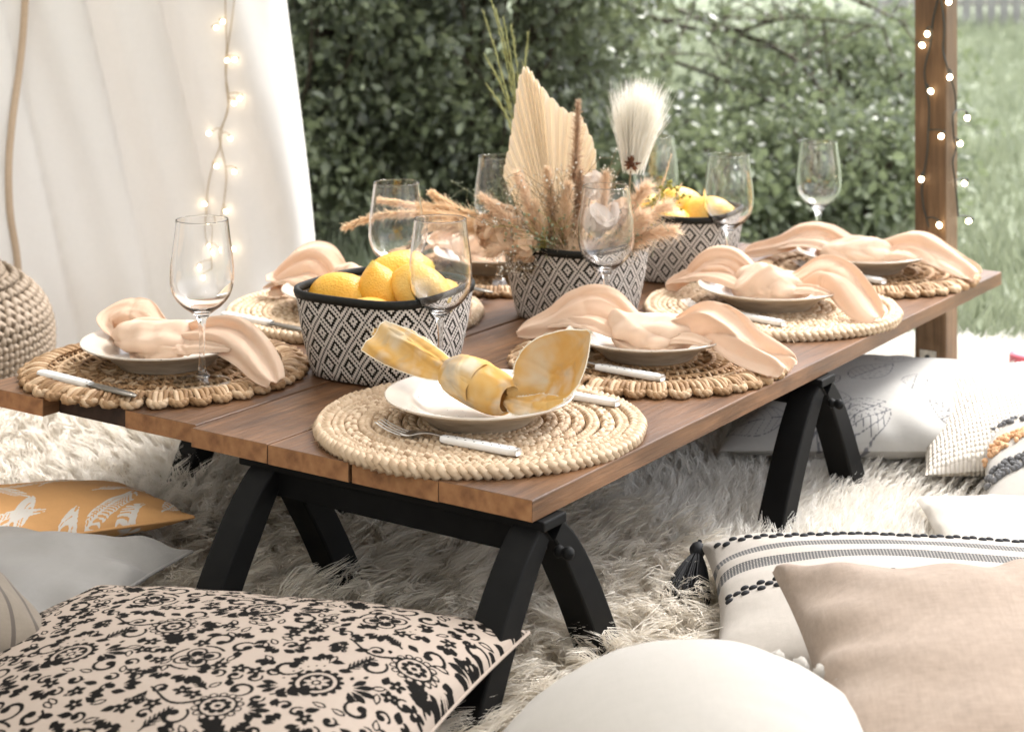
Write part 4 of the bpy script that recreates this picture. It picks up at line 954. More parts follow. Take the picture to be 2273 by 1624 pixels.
def yellow_napkin():
    a, b, _ = MATS['1']; o = thing('napkin', 'yellow tie-dyed napkin rolled like a bow on the front corner plate', 'napkin', TH(a, b, MZ), TROT, 'napkins')
    pieces = [('knot', cone_sheet([(-.050, .004, .052, .019, .017), (-.044, .003, .052, .024, .022), (-.030, .002, .051, .027, .025), (.0, -.003, .047, .0285, .027), (.030, -.008, .042, .027, .026), (.048, -.012, .039, .023, .022), (.055, -.013, .038, .017, .016)], 1, -.4, 6.6, n=48, m=60, ripple=.03, spiral=.10)),
              ('wrap', cone_sheet([(-.036, .002, .051, .0285, .027), (-.014, -.001, .049, .0300, .0285), (.010, -.005, .045, .0300, .0285)], 9, .6, 3.6, n=30, m=40, ripple=.03, spiral=.08)),
              ('tail', ribbon([(-.04, .002, .050, .010, .006, -.6), (-.07, .003, .057, .020, .008, -.8), (-.11, .005, .066, .026, .008, -.85), (-.15, .006, .076, .029, .006, -.8), (-.178, .006, .084, .028, .003, -.7)], 2, folds=1.2, famp=.003)),
              ('tail', ribbon([(-.07, .012, .060, .010, .004, -.5), (-.11, .016, .074, .018, .006, -.6), (-.15, .018, .086, .016, .006, -.6), (-.185, .016, .086, .006, .002, -.4)], 7, folds=1.2, famp=.003)),
              ('tail', ribbon([(.048, -.012, .042, .006, -.003, 1.0), (.068, -.010, .050, .026, -.020, 1.15), (.090, -.004, .066, .038, -.030, 1.2), (.115, .006, .088, .038, -.026, 1.2), (.136, .014, .110, .025, -.012, 1.2), (.153, .020, .128, .004, -.001, 1.2)], 3, folds=.8, famp=.002)),
              ('tail', ribbon([(.05, -.014, .036, .007, .002, .6), (.075, -.016, .034, .016, .003, .5), (.1, -.012, .038, .018, .003, .5), (.13, -.002, .046, .006, .001, .4)], 5, folds=1.0, famp=.002))]
    for nme, (V, F) in pieces:
        t = mk(nme, V, F, YELLOW, o)
        if nme == 'tail':
            Vr = V.reshape(56, 28, 3); E = np.concatenate([Vr[8:, 0], Vr[-1, 1:], Vr[8:-1, -1][::-1]]); r_ = np.random.RandomState(3); ii = r_.randint(1, len(E) - 1, 260); tn_ = E[ii + 1] - E[ii - 1]; ctr = Vr[20:40, 14].mean(0)
            D_ = E[ii] - ctr + r_.normal(size=(260, 3)) * .02; D_ /= np.linalg.norm(D_, axis=1, keepdims=True)
            pr_ = [tube(E, .0008, 5)] + [tube(np.stack([e, e + d * l]), [.0005, .0002], 3) for e, d, l in zip(E[ii] + tn_ * r_.uniform(-.5, .5, (260, 1)), D_, r_.uniform(.001, .0038, 260))]
            mk('fringe', *join(pr_), M_FRINGE, t)
        m = t.modifiers.new('thick', 'SOLIDIFY'); m.thickness = .0011; m.offset = 0
        m = t.modifiers.new('smooth', 'SUBSURF'); m.levels = 1; m.render_levels = 1
yellow_napkin()

# ------------------------------------------------------------------ printed patterns (raster masks sampled onto the cloth)
class Raster:
    def __init__(s, wm, hm, res): s.res = res; s.nx, s.ny = int(wm * res), int(hm * res); s.a = np.zeros((s.ny, s.nx), np.float32)
    def _win(s, x0, x1, y0, y1):
        i = np.arange(int(math.floor(x0 * s.res)) - 2, int(math.ceil(x1 * s.res)) + 3); j = np.arange(int(math.floor(y0 * s.res)) - 2, int(math.ceil(y1 * s.res)) + 3)
        X, Y = np.meshgrid((i + .5) / s.res, (j + .5) / s.res); return i % s.nx, j % s.ny, X, Y
    def _put(s, i, j, sd, val):
        c = np.clip(.5 - sd * s.res, 0, 1); ix = np.ix_(j, i); s.a[ix] = s.a[ix] * (1 - c) + val * c
    def disc(s, x, y, r, val=1.0, sx=1.0):
        i, j, X, Y = s._win(x - r, x + r, y - r, y + r); s._put(i, j, np.hypot(X - x, Y - y) - r, val)
    def ring(s, x, y, r, w, val=1.0): s.disc(x, y, r + w / 2, val); s.disc(x, y, r - w / 2, 1 - val)
    def seg(s, x0, y0, x1, y1, r0, r1=None, val=1.0):
        r1 = r0 if r1 is None else r1; m = max(r0, r1)
        i, j, X, Y = s._win(min(x0, x1) - m, max(x0, x1) + m, min(y0, y1) - m, max(y0, y1) + m)
        dx, dy = x1 - x0, y1 - y0; t = np.clip(((X - x0) * dx + (Y - y0) * dy) / (dx * dx + dy * dy + 1e-12), 0, 1)
        s._put(i, j, np.hypot(X - x0 - dx * t, Y - y0 - dy * t) - (r0 + (r1 - r0) * t), val)
    def path(s, P, r0, r1=None, val=1.0):
        r1 = r0 if r1 is None else r1; n = len(P) - 1
        for k in range(n): s.seg(*P[k], *P[k + 1], r0 + (r1 - r0) * k / n, r0 + (r1 - r0) * (k + 1) / n, val)
    def leaf(s, x, y, L, W, a, val=1.0, tip=.6):
        i, j, X, Y = s._win(x - L, x + L, y - L, y + L); u = (X - x) * math.cos(a) + (Y - y) * math.sin(a); v = -(X - x) * math.sin(a) + (Y - y) * math.cos(a)
        t = np.clip(u / L, 0, 1); hw = W / 2 * np.sin(np.pi * t ** tip) ** .9
        sd = np.where((u < 0) | (u > L), 1.0, np.abs(v) - hw); s._put(i, j, sd, val)
    def curl(s, x, y, r, a, d=1, turns=.85, w=.0016):
        P = []
        for k in range(16):
            t = k / 15; rr = r * (1 - .62 * t); th = a + d * t * turns * 6.28; P.append((x + rr * math.cos(th), y + rr * math.sin(th)))
        s.path(P, w * .45, w); s.disc(*P[-1], w * 1.7)
    def sample(s, X, Y):
        fx = (X * s.res - .5) % s.nx; fy = (Y * s.res - .5) % s.ny; x0 = fx.astype(int) % s.nx; y0 = fy.astype(int) % s.ny; tx, ty = fx - np.floor(fx), fy - np.floor(fy); x1 = (x0 + 1) % s.nx; y1 = (y0 + 1) % s.ny
        return (s.a[y0, x0] * (1 - tx) + s.a[y0, x1] * tx) * (1 - ty) + (s.a[y1, x0] * (1 - tx) + s.a[y1, x1] * tx) * ty
def floral():
    Rr = Raster(.150, .170, 3400); mm = .001; P = math.pi
    def rosette(x, y, r):
        Rr.disc(x, y, r * 1.0); Rr.disc(x, y, r * .86, 0)
        for k in range(16): a = k * P / 8; Rr.disc(x + r * 1.02 * math.cos(a), y + r * 1.02 * math.sin(a), r * .15); 
        Rr.disc(x, y, r * .70)
        for k in range(8): a = k * P / 4; Rr.leaf(x + r * .2 * math.cos(a), y + r * .2 * math.sin(a), r * .42, r * .22, a, 0)
        Rr.disc(x, y, r * .12, 0)
    def lace(x, y, r):
        for k in range(14): a = k * P / 7; Rr.ring(x + r * 1.05 * math.cos(a), y + r * 1.05 * math.sin(a), r * .17, r * .09)
        Rr.ring(x, y, r * .88, r * .13)
        for k in range(8): a = k * P / 4; Rr.disc(x + r * .5 * math.cos(a), y + r * .5 * math.sin(a), r * .19)
        Rr.disc(x, y, r * .16)
    def flower(x, y, r, n=5, a0=.3):
        for k in range(n):
            a = a0 + k * 2 * P / n; cx_, cy_ = x + r * .6 * math.cos(a), y + r * .6 * math.sin(a)
            Rr.disc(cx_, cy_, r * .48); Rr.disc(cx_, cy_, r * .36, 0)
        for k in range(n): a = a0 + k * 2 * P / n; Rr.disc(x + r * .5 * math.cos(a), y + r * .5 * math.sin(a), r * .27)
        Rr.disc(x, y, r * .16, 0)
        for k in range(6): Rr.seg(x, y, x + r * .3 * math.cos(k), y + r * .3 * math.sin(k), r * .035, r * .03, 0)
        for k in range(n):
            a = a0 + (k + .5) * 2 * P / n
            Rr.path([(x + r * 1.25 * math.cos(a + q), y + r * 1.25 * math.sin(a + q)) for q in np.linspace(-.45, .45, 7)], r * .07)
    def sprig(x, y, L, a, n=4, lw=5 * mm):
        Rr.seg(x, y, x + L * math.cos(a), y + L * math.sin(a), .8 * mm)
        for k in range(n):
            t = (k + .6) / n
            for sg in (-1, 1): Rr.leaf(x + L * t * math.cos(a), y + L * t * math.sin(a), L * .42, lw, a + sg * .85)
        Rr.leaf(x + L * .95 * math.cos(a), y + L * .95 * math.sin(a), L * .4, lw, a)
    def fern(x, y, L, a):
        Rr.seg(x, y, x + L * math.cos(a), y + L * math.sin(a), .7 * mm)
        for k in range(6):
            t = .15 + k * .14; l = L * .3 * (1 - .4 * t)
            for sg in (-1, 1): Rr.seg(x + L * t * math.cos(a), y + L * t * math.sin(a), x + L * t * math.cos(a) + l * math.cos(a + sg * .7), y + L * t * math.sin(a) + l * math.sin(a + sg * .7), .9 * mm, .4 * mm)
    def berries(x, y, r):
        rr = random.Random(int(x * 1e4))
        for k in range(11): a = rr.uniform(0, 6.28); q = rr.uniform(.2, 1) * r; Rr.seg(x, y + r, x + q * math.cos(a), y + q * math.sin(a), .25 * mm); Rr.disc(x + q * math.cos(a), y + q * math.sin(a), 1.7 * mm); Rr.disc(x + q * math.cos(a) + .3 * mm, y + q * math.sin(a), .5 * mm, 0)
    def drops(x, y, a, n=5, L=11 * mm):
        for k in range(n): b = a + (k - (n - 1) / 2) * .5; Rr.leaf(x + 3 * mm * math.cos(b), y + 3 * mm * math.sin(b), L * (1 - .12 * abs(k - n // 2)), 4.6 * mm, b, tip=1.5)
    def dots(x, y, r, a0, a1, n):
        for k in range(n): a = a0 + (a1 - a0) * k / max(1, n - 1); Rr.disc(x + r * math.cos(a), y + r * math.sin(a), .75 * mm)
    for (x, y, f) in ((.030, .032, 1), (.105, .118, -1)):
        rosette(x, y, 13 * mm); drops(x + 17 * mm, y + 2 * mm, .1, 5, 14 * mm); drops(x - 15 * mm, y - 8 * mm, 3.6, 3, 12 * mm); fern(x + 8 * mm, y + 18 * mm, 22 * mm, 1.2); dots(x, y, 19 * mm, 1.8, 3.2, 7)
        Rr.curl(x - 22 * mm, y + 10 * mm, 9 * mm, 0, f); Rr.curl(x + 30 * mm, y - 12 * mm, 8 * mm, 2, -f)
    for (x, y, f) in ((.104, .036, 1), (.030, .124, -1)):
        flower(x, y, 12 * mm, 4, .5); sprig(x - 20 * mm, y + 14 * mm, 20 * mm, 2.3); Rr.curl(x + 2 * mm, y + 24 * mm, 9 * mm, 4, f); Rr.curl(x + 18 * mm, y + 18 * mm, 7 * mm, 1, -f); drops(x + 6 * mm, y - 18 * mm, -1.4, 4, 11 * mm); dots(x, y, 20 * mm, -.6, .7, 6)
    for (x, y) in ((.068, .078), (.143, .162)):
        lace(x, y, 11 * mm); Rr.path([(x - 10 * mm - q * 34 * mm, y + 4 * mm - 7 * mm * math.sin(q * 4)) for q in np.linspace(0, 1, 9)], 1.2 * mm, .6 * mm); berries(x - 44 * mm, y - 2 * mm, 7 * mm); drops(x + 14 * mm, y, .3, 5, 12 * mm)
        Rr.curl(x + 2 * mm, y + 20 * mm, 8 * mm, 5, 1); Rr.curl(x - 18 * mm, y - 14 * mm, 8 * mm, 1, -1); sprig(x + 20 * mm, y + 20 * mm, 18 * mm, .6, 3); fern(x - 14 * mm, y + 14 * mm, 18 * mm, 2.6)
    for (x, y) in ((.068, .008), (.005, .085), (.140, .075), (.072, .150), (.012, .160), (.118, .080)):
        drops(x, y, x * 90, 3, 10 * mm); Rr.leaf(x + 7 * mm, y + 6 * mm, 9 * mm, 4 * mm, 2 + x * 40); Rr.leaf(x + 7.8 * mm, y + 7 * mm, 6.4 * mm, 2 * mm, 2 + x * 40, 0)
    rr = random.Random(12)
    for q in range(900):
        x, y = rr.random() * .150, rr.random() * .170; i, j, X_, Y_ = Rr._win(x - 5.5 * mm, x + 5.5 * mm, y - 5.5 * mm, y + 5.5 * mm)
        if Rr.a[np.ix_(j, i)].mean() > .20: continue
        k = rr.randrange(5); a = rr.random() * 6.28; c_, s_ = math.cos(a) * 4 * mm, math.sin(a) * 4 * mm
        if k == 0: Rr.leaf(x - c_, y - s_, 9 * mm, 5 * mm, a, tip=1.3)
        elif k == 1: drops(x - c_, y - s_, a, 3, 8.5 * mm)
        elif k == 2: Rr.curl(x, y, 4.4 * mm, a, rr.choice((-1, 1)), .8, 1.3 * mm)
        elif k == 3:
            for t in range(5): Rr.leaf(x, y, 5.4 * mm, 3.2 * mm, a + t * 1.2566, tip=1.2)
            Rr.disc(x, y, .9 * mm, 0)
        else: Rr.leaf(x - c_, y - s_, 9 * mm, 4.6 * mm, a, tip=.8); Rr.leaf(x - c_ * .7, y - s_ * .7, 6.4 * mm, 2.2 * mm, a, 0, tip=.8)
    for q in range(260):
        x, y = rr.random() * .150, rr.random() * .170; i, j, X_, Y_ = Rr._win(x - 2.6 * mm, x + 2.6 * mm, y - 2.6 * mm, y + 2.6 * mm)
        if Rr.a[np.ix_(j, i)].mean() > .03: continue
        a = rr.random() * 6.28
        if q % 3: Rr.leaf(x - 2 * mm * math.cos(a), y - 2 * mm * math.sin(a), 4.6 * mm, 2.6 * mm, a, tip=1.3)
        else: Rr.disc(x, y, .9 * mm)
    return Rr
def palm_print():
    Rr = Raster(.46, .36, 2200); rr = random.Random(4)
    for q_ in range(20):
        x, y, a, L, cv = (q_ % 5) * .092 + rr.uniform(-.02, .02) + (.046 if (q_ // 5) % 2 else 0), (q_ // 5) * .09 + rr.uniform(-.015, .015), rr.choice((.7, 1.2, 2.1)) + rr.uniform(-.3, .3), rr.uniform(.11, .15), rr.uniform(-.8, .8)
        P = []; px, py, th = x, y, a
        for k in range(22): P.append((px, py)); px += L / 21 * math.cos(th); py += L / 21 * math.sin(th); th += cv / 21
        Rr.path(P, .0014, .0006)
        for k in range(2, 22):
            d = math.atan2(P[k][1] - P[k - 1][1], P[k][0] - P[k - 1][0]); l = L * .36 * math.sin(.25 + 2.6 * (1 - k / 22) * .9 + .1)
            for sg in (-1, 1):
                b = d + sg * (.75 - .35 * k / 22); Q = [(P[k][0] + l * t * math.cos(b - sg * .35 * t), P[k][1] + l * t * math.sin(b - sg * .35 * t)) for t in np.linspace(0, 1, 6)]; Rr.path(Q, .0008, .0004)
    return Rr
def line_leaf_print():
    Rr = Raster(.46, .46, 1800); rr = random.Random(9)
    for q in range(16):
        x, y, a = rr.random() * .46, rr.random() * .46, rr.random() * 6.28; L = rr.uniform(.07, .12); W = L * .55
        e = lambda t, s: (x + L * t * math.cos(a) - s * W / 2 * math.sin(math.pi * t ** .8) * math.sin(a), y + L * t * math.sin(a) + s * W / 2 * math.sin(math.pi * t ** .8) * math.cos(a))
        for s in (-1, 0, 1): Rr.path([e(t, s) for t in np.linspace(0, 1, 18)], .0008)
        for k in range(1, 8):
            for s in (-1, 1): Rr.path([e(k / 9, 0), e(min(1, k / 9 + .13), s * .9)], .0006)
    return Rr

# ------------------------------------------------------------------ cushions
def cushion(name, label, w_, h_, T_, mat, loc, rot, nx=90, ny=80, seed=0, pinch=.07, wr=.004, flatb=.5, rest=.006, pr=None, piping=None, power=.5, group='floor cushions', lump=.05):
    u = np.linspace(-1, 1, nx); v = np.linspace(-1, 1, ny); U, Vv = np.meshgrid(u, v, indexing='ij')
    def surf(U, Vv, sgn):
        e = np.clip((1 - np.abs(U) ** 2.4) * (1 - np.abs(Vv) ** 2.4), 0, 1) ** power
        X = w_ / 2 * U * (1 - pinch * (1 - Vv ** 2) * np.abs(U) ** 1.5); Y = h_ / 2 * Vv * (1 - pinch * (1 - U ** 2) * np.abs(Vv) ** 1.5)
        Zf = T_ * e * (1 + lump * fn(U, Vv, seed + 3, .7))
        eu = np.exp(-(1 - np.abs(U)) / .16); ev = np.exp(-(1 - np.abs(Vv)) / .16)
        wv = np.sin(Vv * 16 + 3 * fn(U, Vv, seed, .8)) * eu + np.sin(U * 17 + 3 * fn(U, Vv, seed + 1, .8)) * ev
        dg = np.abs(U * Vv); wv = wv + .9 * np.sin((U - np.sign(U * Vv) * Vv) * 13 + seed) * dg ** 1.5 + .7 * np.sin(3.2 * fn(U, Vv, seed + 2, .9) + 5 * U) * (1 - e) + .35 * fn(U, Vv, seed + 8, 2.2)
        Z = Zf * (1 if sgn > 0 else -flatb) + wr * wv * (e ** .5) * (1 if sgn > 0 else .4) + .006 * fn(U, Vv, seed + 5, .5)
        return np.stack([X, Y, Z], -1)
    A = surf(U, Vv, 1); ub = np.linspace(-1, 1, 40); vb = np.linspace(-1, 1, 36); Ub, Vb = np.meshgrid(ub, vb, indexing='ij'); B = surf(Ub, Vb, -1)
    Vt = np.concatenate([A.reshape(-1, 3), B.reshape(-1, 3)]); F = [np.concatenate([grid_faces(nx, ny), grid_faces(40, 36)[:, ::-1] + nx * ny])]
    MX = np.concatenate([U.ravel(), Ub.ravel()]) * w_ / 2 + w_ / 2; MY = np.concatenate([Vv.ravel(), Vb.ravel()]) * h_ / 2 + h_ / 2
    Rm = np.array(Euler(rot, 'XYZ').to_matrix()); zmin = (Vt @ Rm.T)[:, 2].min()
    o = thing(name, label, 'cushion', (loc[0], loc[1], 0), 0, group); o.location = (loc[0], loc[1], rest - zmin + FZ + .012); o.rotation_euler = rot
    c = mk('cover', Vt, F, mat, o, uv=np.stack([MX, MY], 1), attr=pr(MX, MY) if pr is not None else None)
    # seam all round
    n = 60; s = np.linspace(-1, 1, n); one = np.ones(n)
    E = np.concatenate([surf(s, -one, 1), surf(one, s, 1), surf(-s, one, 1), surf(-one, -s, 1)])
    if piping is not None: mk('piping', *tube(E, .0022, 6, True), piping, o)
    o['_'] = 0; del o['_']
    return o, surf, c
def print_mat(name, base, ink, rough=.8, transl=0):
    m = cloth(name, base, 700, .05); src = m.b.inputs['Base Color'].links[0].from_socket
    inkc = ink; m.set('Sheen Weight', 0.0); m.set('Specular IOR Level', .08)
    m.set('Base Color', m.mix(m.ramp(m.attr(), [(.38, (0, 0, 0)), (.62, (1, 1, 1))]), src, inkc)); return m.m
FL = floral(); FLORAL = print_mat('floral_print_cotton', (.40, .33, .275), (.007, .006, .005))
PP = palm_print(); PALM = print_mat('palm_print_cotton', (.60, .33, .14), (.62, .58, .53))
LP = line_leaf_print(); LEAFP = print_mat('leaf_line_cotton', (.45, .435, .41), (.16, .16, .17))
cushion('floor_cushion', 'large cushion with black folk flower print on cream cotton', .60, .52, .080, FLORAL, (-.350, 1.860), (R(2), R(-5), R(-20)), 430, 360, 1, .05, .003, .5, pr=lambda x, y: FL.sample(x * .52, y * .52), piping=FLORAL, power=.45)
cushion('floor_cushion', 'plain silver grey satin cushion under the floral and orange cushions', .50, .46, .055, GREY_SATIN, (-.72, 2.15), (R(2), R(-5), R(-20)), 120, 110, 2, .07, .013, .5, rest=.012, piping=GREY_SATIN)
cushion('floor_cushion', 'orange cushion printed with white palm fronds on the sheepskin', .42, .34, .045, PALM, (-.69, 2.44), (R(-9), R(0), R(28)), 190, 150, 3, .05, .004, .7, rest=.026, pr=lambda x, y: PP.sample(x, y), piping=PALM)
def mk_stripe_small():
    m = cloth('striped_taupe_linen', (.20, .165, .125), 500, .12); src = m.b.inputs['Base Color'].links[0].from_socket
    y = m.n('SeparateXYZ', None, Vector=m.n('TexCoord').outputs['UV']).outputs[0]; f = m.math('FRACT', m.math('MULTIPLY', y, 28.0)); l = m.math('LESS_THAN', m.math('ABSOLUTE', m.math('SUBTRACT', f, .5)), .09)
    m.set('Base Color', m.mix(m.math('MULTIPLY', l, .85), src, (.07, .055, .045))); return m.m
cushion('floor_cushion', 'small taupe cushion with dark stitched stripes against the grey satin cushion', .36, .36, .09, mk_stripe_small(), (-.715, 1.985), (R(10), R(22), R(48)), 90, 90, 4, .08, .004, .5, rest=.05)
# right-hand group
def mk_stripe_big():
    m = cloth('striped_handwoven', (.44, .40, .355), 450, .07, bump=.5, bd=.001); src = m.b.inputs['Base Color'].links[0].from_socket
    uv = m.n('SeparateXYZ', None, Vector=m.n('TexCoord').outputs['UV']); y = uv.outputs[1]; x = uv.outputs[0]
    band = 0.0
    for c, hw in ((.268, .012), (.222, .012)):
        b = m.math('LESS_THAN', m.math('ABSOLUTE', m.math('SUBTRACT', y, c)), hw); band = b if band == 0.0 else m.math('MAXIMUM', band, b)
    chk = m.math('GREATER_THAN', m.math('ADD', m.math('SINE', m.math('MULTIPLY', x, 1500.0)), m.math('SINE', m.math('MULTIPLY', y, 1900.0))), -.9)
    m.set('Base Color', m.mix(m.math('MULTIPLY', band, m.math('MULTIPLY', chk, .92)), src, (.03, .033, .038))); return m.m
THREAD = simple('black_thread', (.008, .009, .012), .7, 200, .4, .4)
ST, STS, STC = cushion('floor_cushion', 'woven cushion with black stripes, raised stitches and tassels behind the taupe linen cushion', .70, .385, .065, mk_stripe_big(), (.585, 2.165), (R(2), R(2), R(-4)), 200, 120, 6, .05, .004, .5, piping=None, power=.42)
V, F = ball((0, 0, 0), (.0056, .0036, .0030), 10, 7); STM = mkmesh('stitch', V, F, THREAD)
for yy, rows in ((.322, 2), (.160, 3)):
    for rw in range(rows):
        for i in range(33):
            x = .012 + (i + (.5 if rw % 2 else 0)) * .0208; y = yy - rw * .0100
            U_ = np.array([x / .35 - 1, x / .35 - 1 + .01, x / .35 - 1]); V_ = np.array([y / .1925 - 1, y / .1925 - 1, y / .1925 - 1 + .01]); q = STS(U_, V_, 1)
            ex = Vector(q[1] - q[0]).normalized(); ey = Vector(q[2] - q[0]).normalized(); ez = ex.cross(ey).normalized(); ey = ez.cross(ex)
            o = inst('stitch', STM, ST); Mx = Matrix((ex, ey, ez)).transposed().to_4x4(); Mx.translation = Vector(q[0]) + ez * .001; o.matrix_local = Mx
def tassel(parent, p, d, L=.075, seed=0):
    r = np.random.RandomState(seed); d = np.array(d, float); d /= np.linalg.norm(d); p = np.array(p, float); a = np.cross(d, [0, 0, 1.]); a /= np.linalg.norm(a); b = np.cross(d, a)
    t_ = mk('tassel', *join([ball(p + d * .012, .011, 12, 9), tube(np.stack([p - d * .004, p + d * .014]), .003, 6)]), THREAD, parent)
    parts = []
    for k in range(130):
        th = r.rand() * 6.28; q = math.sqrt(r.rand()); e = (a * math.cos(th) + b * math.sin(th) * .6) * q; s = p + d * .02 + e * .007
        P = spl([s, s + d * L * .3 + e * .012, s + d * L * .7 + e * .022, s + d * L * r.uniform(.85, 1.08) + e * .028], 7); parts.append(tube(P, .0011, 3))
    mk('skirt', *join(parts), THREAD, t_)
Rs = np.array(ST.rotation_euler.to_matrix()); inv = np.array(ST.matrix_local.to_3x3().inverted() if False else Rs.T)
cTL = STS(np.array([-1.0]), np.array([1.0]), 1)[0]; cBL = STS(np.array([-1.0]), np.array([-1.0]), 1)[0]
tassel(ST, cTL, inv @ np.array([-.25, -.75, -.42]), .075, 1)
tassel(ST, cBL, inv @ np.array([-1.0, -.05, -.25]), .07, 2)
cushion('floor_cushion', 'taupe linen cushion leaning on the striped woven cushion', .52, .48, .075, LINEN, (.538, 1.765), (R(12), R(2), R(-3)), 150, 150, 8, .11, .012, .6, rest=.035, power=.46)
def round_cushion():
    r0, T_ = .208, .112; n, m = 120, 40; th = np.linspace(0, 2 * np.pi, n, endpoint=False); q = np.linspace(0.004, 1, m); Q, THh = np.meshgrid(q, th, indexing='ij')
    def s(Q, THh, sg): 
        rr = r0 * Q * (1 + .006 * np.sin(THh * 9)); z = T_ * (1 - Q ** 2.1) ** .78 * (1 if sg > 0 else -.42) + .0025 * np.sin(THh * 22 + 3 * np.sin(THh * 3)) * Q ** 5 * (1 - Q ** 8) + .003 * fn(rr * np.cos(THh) * 5, rr * np.sin(THh) * 5, 12, .6)
        return np.stack([rr * np.cos(THh), rr * np.sin(THh), z], -1)
    A = s(Q, THh, 1); B = s(Q, THh, -1); V = np.concatenate([A.reshape(-1, 3), B.reshape(-1, 3)]); f = grid_faces(m, n, False, True)
    o = thing('round_cushion', 'round white cushion edged with small pompoms in front of the taupe linen cushion', 'cushion', (.140, 1.680, .076 + FZ), 0, 'floor cushions'); o.rotation_euler = (R(9), R(-17), 0)
    mk('cover', V, [np.concatenate([f[:, ::-1], f + m * n])], WHITE_COTTON, o)
    r = np.random.RandomState(4); pm = []
    for k in range(3):
        V, F = ball((0, 0, 0), .0085, 14, 10); d = V / np.linalg.norm(V, axis=1, keepdims=True); V = V * (1 + .12 * r.normal(size=(len(V), 1))); pm.append(mkmesh('pompom', V, F, WHITE_COTTON))
    nP = 46
    for k in range(nP):
        a = k * 2 * np.pi / nP; inst('pompom', pm[k % 3], o, ((r0 + .007) * math.cos(a), (r0 + .007) * math.sin(a), .001), (k, k * 2, 0))
round_cushion()
cushion('floor_cushion', 'white cushion with thin black leaf outlines beside the ivory rug', .48, .40, .072, LEAFP, (.60, 3.01), (R(4), R(-2), R(-10)), 210, 190, 9, .07, .006, .5, rest=.022, pr=lambda x, y: LP.sample(x, y))
def mk_knit():
    m = Mat('cream_knit', (.74, .69, .62), .9); uv = m.n('TexCoord').outputs['UV']; v = m.n('Mapping', None, Vector=uv, Scale=(150, 110, 1)).outputs[0]
    vo = m.n('TexVoronoi', None, Vector=v, Scale=1.0, Randomness=.25).outputs['Distance']; m.bump(m.math('MULTIPLY', vo, -1.0), 1.0, .005)
    m.set('Base Color', m.ramp(vo, [(.2, (.76, .71, .64)), (.75, (.55, .49, .42))])); return m.m
cushion('floor_cushion', 'cream chunky knit cushion between the leaf print and tufted cushions', .46, .38, .075, mk_knit(), (.885, 2.89), (R(5), R(-3), R(-8)), 90, 80, 10, .05, .003, .55, rest=.028)
TU, TUS, _ = cushion('floor_cushion', 'white cushion with grey and peach tufted loop bands on the ivory rug', .44, .38, .065, WHITE_COTTON, (.91, 2.63), (R(6), R(-4), R(-14)), 90, 80, 11, .06, .004, .55, rest=.03)
LOOP_G = simple('grey_loops', (.16, .16, .165), .95, 300, .3, .3); LOOP_P = simple('peach_loops', (.72, .44, .25), .95, 300, .2, .3)
def tuft(c0, c1, wid, mat, n, seed):
    r = np.random.RandomState(seed); pr_ = []; t = r.rand(n); off = r.uniform(-1, 1, n) * wid
    y = -(c0[0] + (c1[0] - c0[0]) * t + off); x = c0[1] + (c1[1] - c0[1]) * t; y = y + .08 * np.sin(t * 4)
    q = TUS(np.clip(x, -1, 1), np.clip(y, -1, 1), 1)
    for p in q: pr_.append(ball(p + [0, 0, .003], r.uniform(.0035, .0055, 3), 6, 5))
    mk('tufting', *join(pr_), mat, TU)['kind'] = 'stuff'
tuft((-.93, -1), (-.93, 1), .05, LOOP_P, 260, 1); tuft((-.60, -1), (-.60, 1), .10, LOOP_G, 420, 2); tuft((-.1, -1), (-.1, 1), .09, LOOP_P, 380, 3); tuft((.4, -1), (.4, 1), .1, LOOP_G, 380, 4)
cushion('floor_cushion', 'plain ivory cushion between the tufted and striped woven cushions', .46, .34, .045, IVORY_CLOTH, (.80, 2.42), (R(2), 0, R(-6)), 90, 80, 12, .06, .004, .5, rest=.012)

# ------------------------------------------------------------------ knitted pouf
def pouf():
    o = thing('knitted_pouf', 'round taupe chunky knit pouf in front of the white curtain', 'pouf', (-1.115, 3.16, -.005 + FZ))
    R0, H = .285, .315; rows = 25; parts = []
    prof = lambda q: (R0 * (max(0, 1 - abs(2 * q - 1) ** 2.6)) ** .5 * .98 + .01, H * q)
    for k in range(rows):
        q = .03 + .94 * k / (rows - 1); r, z = prof(q); r2, z2 = prof(min(.999, q + .02)); n = max(6, int(round(2 * np.pi * r / .026))); th = np.linspace(0, 2 * np.pi, n * 6, endpoint=False); x = n * th + (k % 2) * np.pi
        rad = r + .0045 * np.cos(2 * x) ; zz = z + .0078 * np.sin(x) + .001 * np.sin(th * 7 + k)
        parts.append(tube(np.stack([rad * np.cos(th), rad * np.sin(th), zz], 1), .0068, 6, True))
    kn = mk('knit', *join(parts), YARN, o); kn['kind'] = 'stuff'
    V, F = lathe([prof(q) for q in np.linspace(.0, 1, 30)], 60); V[:, :2] *= .985; mk('core', V, F, YARN, o)
pouf()
V, F = lathe(spl([(.0005, 0), (.034, 0), (.037, .003), (.0375, .05), (.035, .056), (.028, .057), (.012, .0545), (.0005, .054)], 30), 30)
pc = thing('pillar_candle', 'pink pillar candle standing on the deck by the white sheepskin', 'candle', pt(2264, 855, -.016) + np.array([.024, .02, FZ]))
V = V * np.array([1, 1, 1.6]); mk('wax', V, F, Mat('pink_wax', (.52, .12, .16), .4, **{'Subsurface Weight': .2}).m, pc); mk('wick', *tube([[0, 0, .082], [.001, 0, .094], [.003, .001, .100]], .0009, 5), BLACK_PAINT, pc)

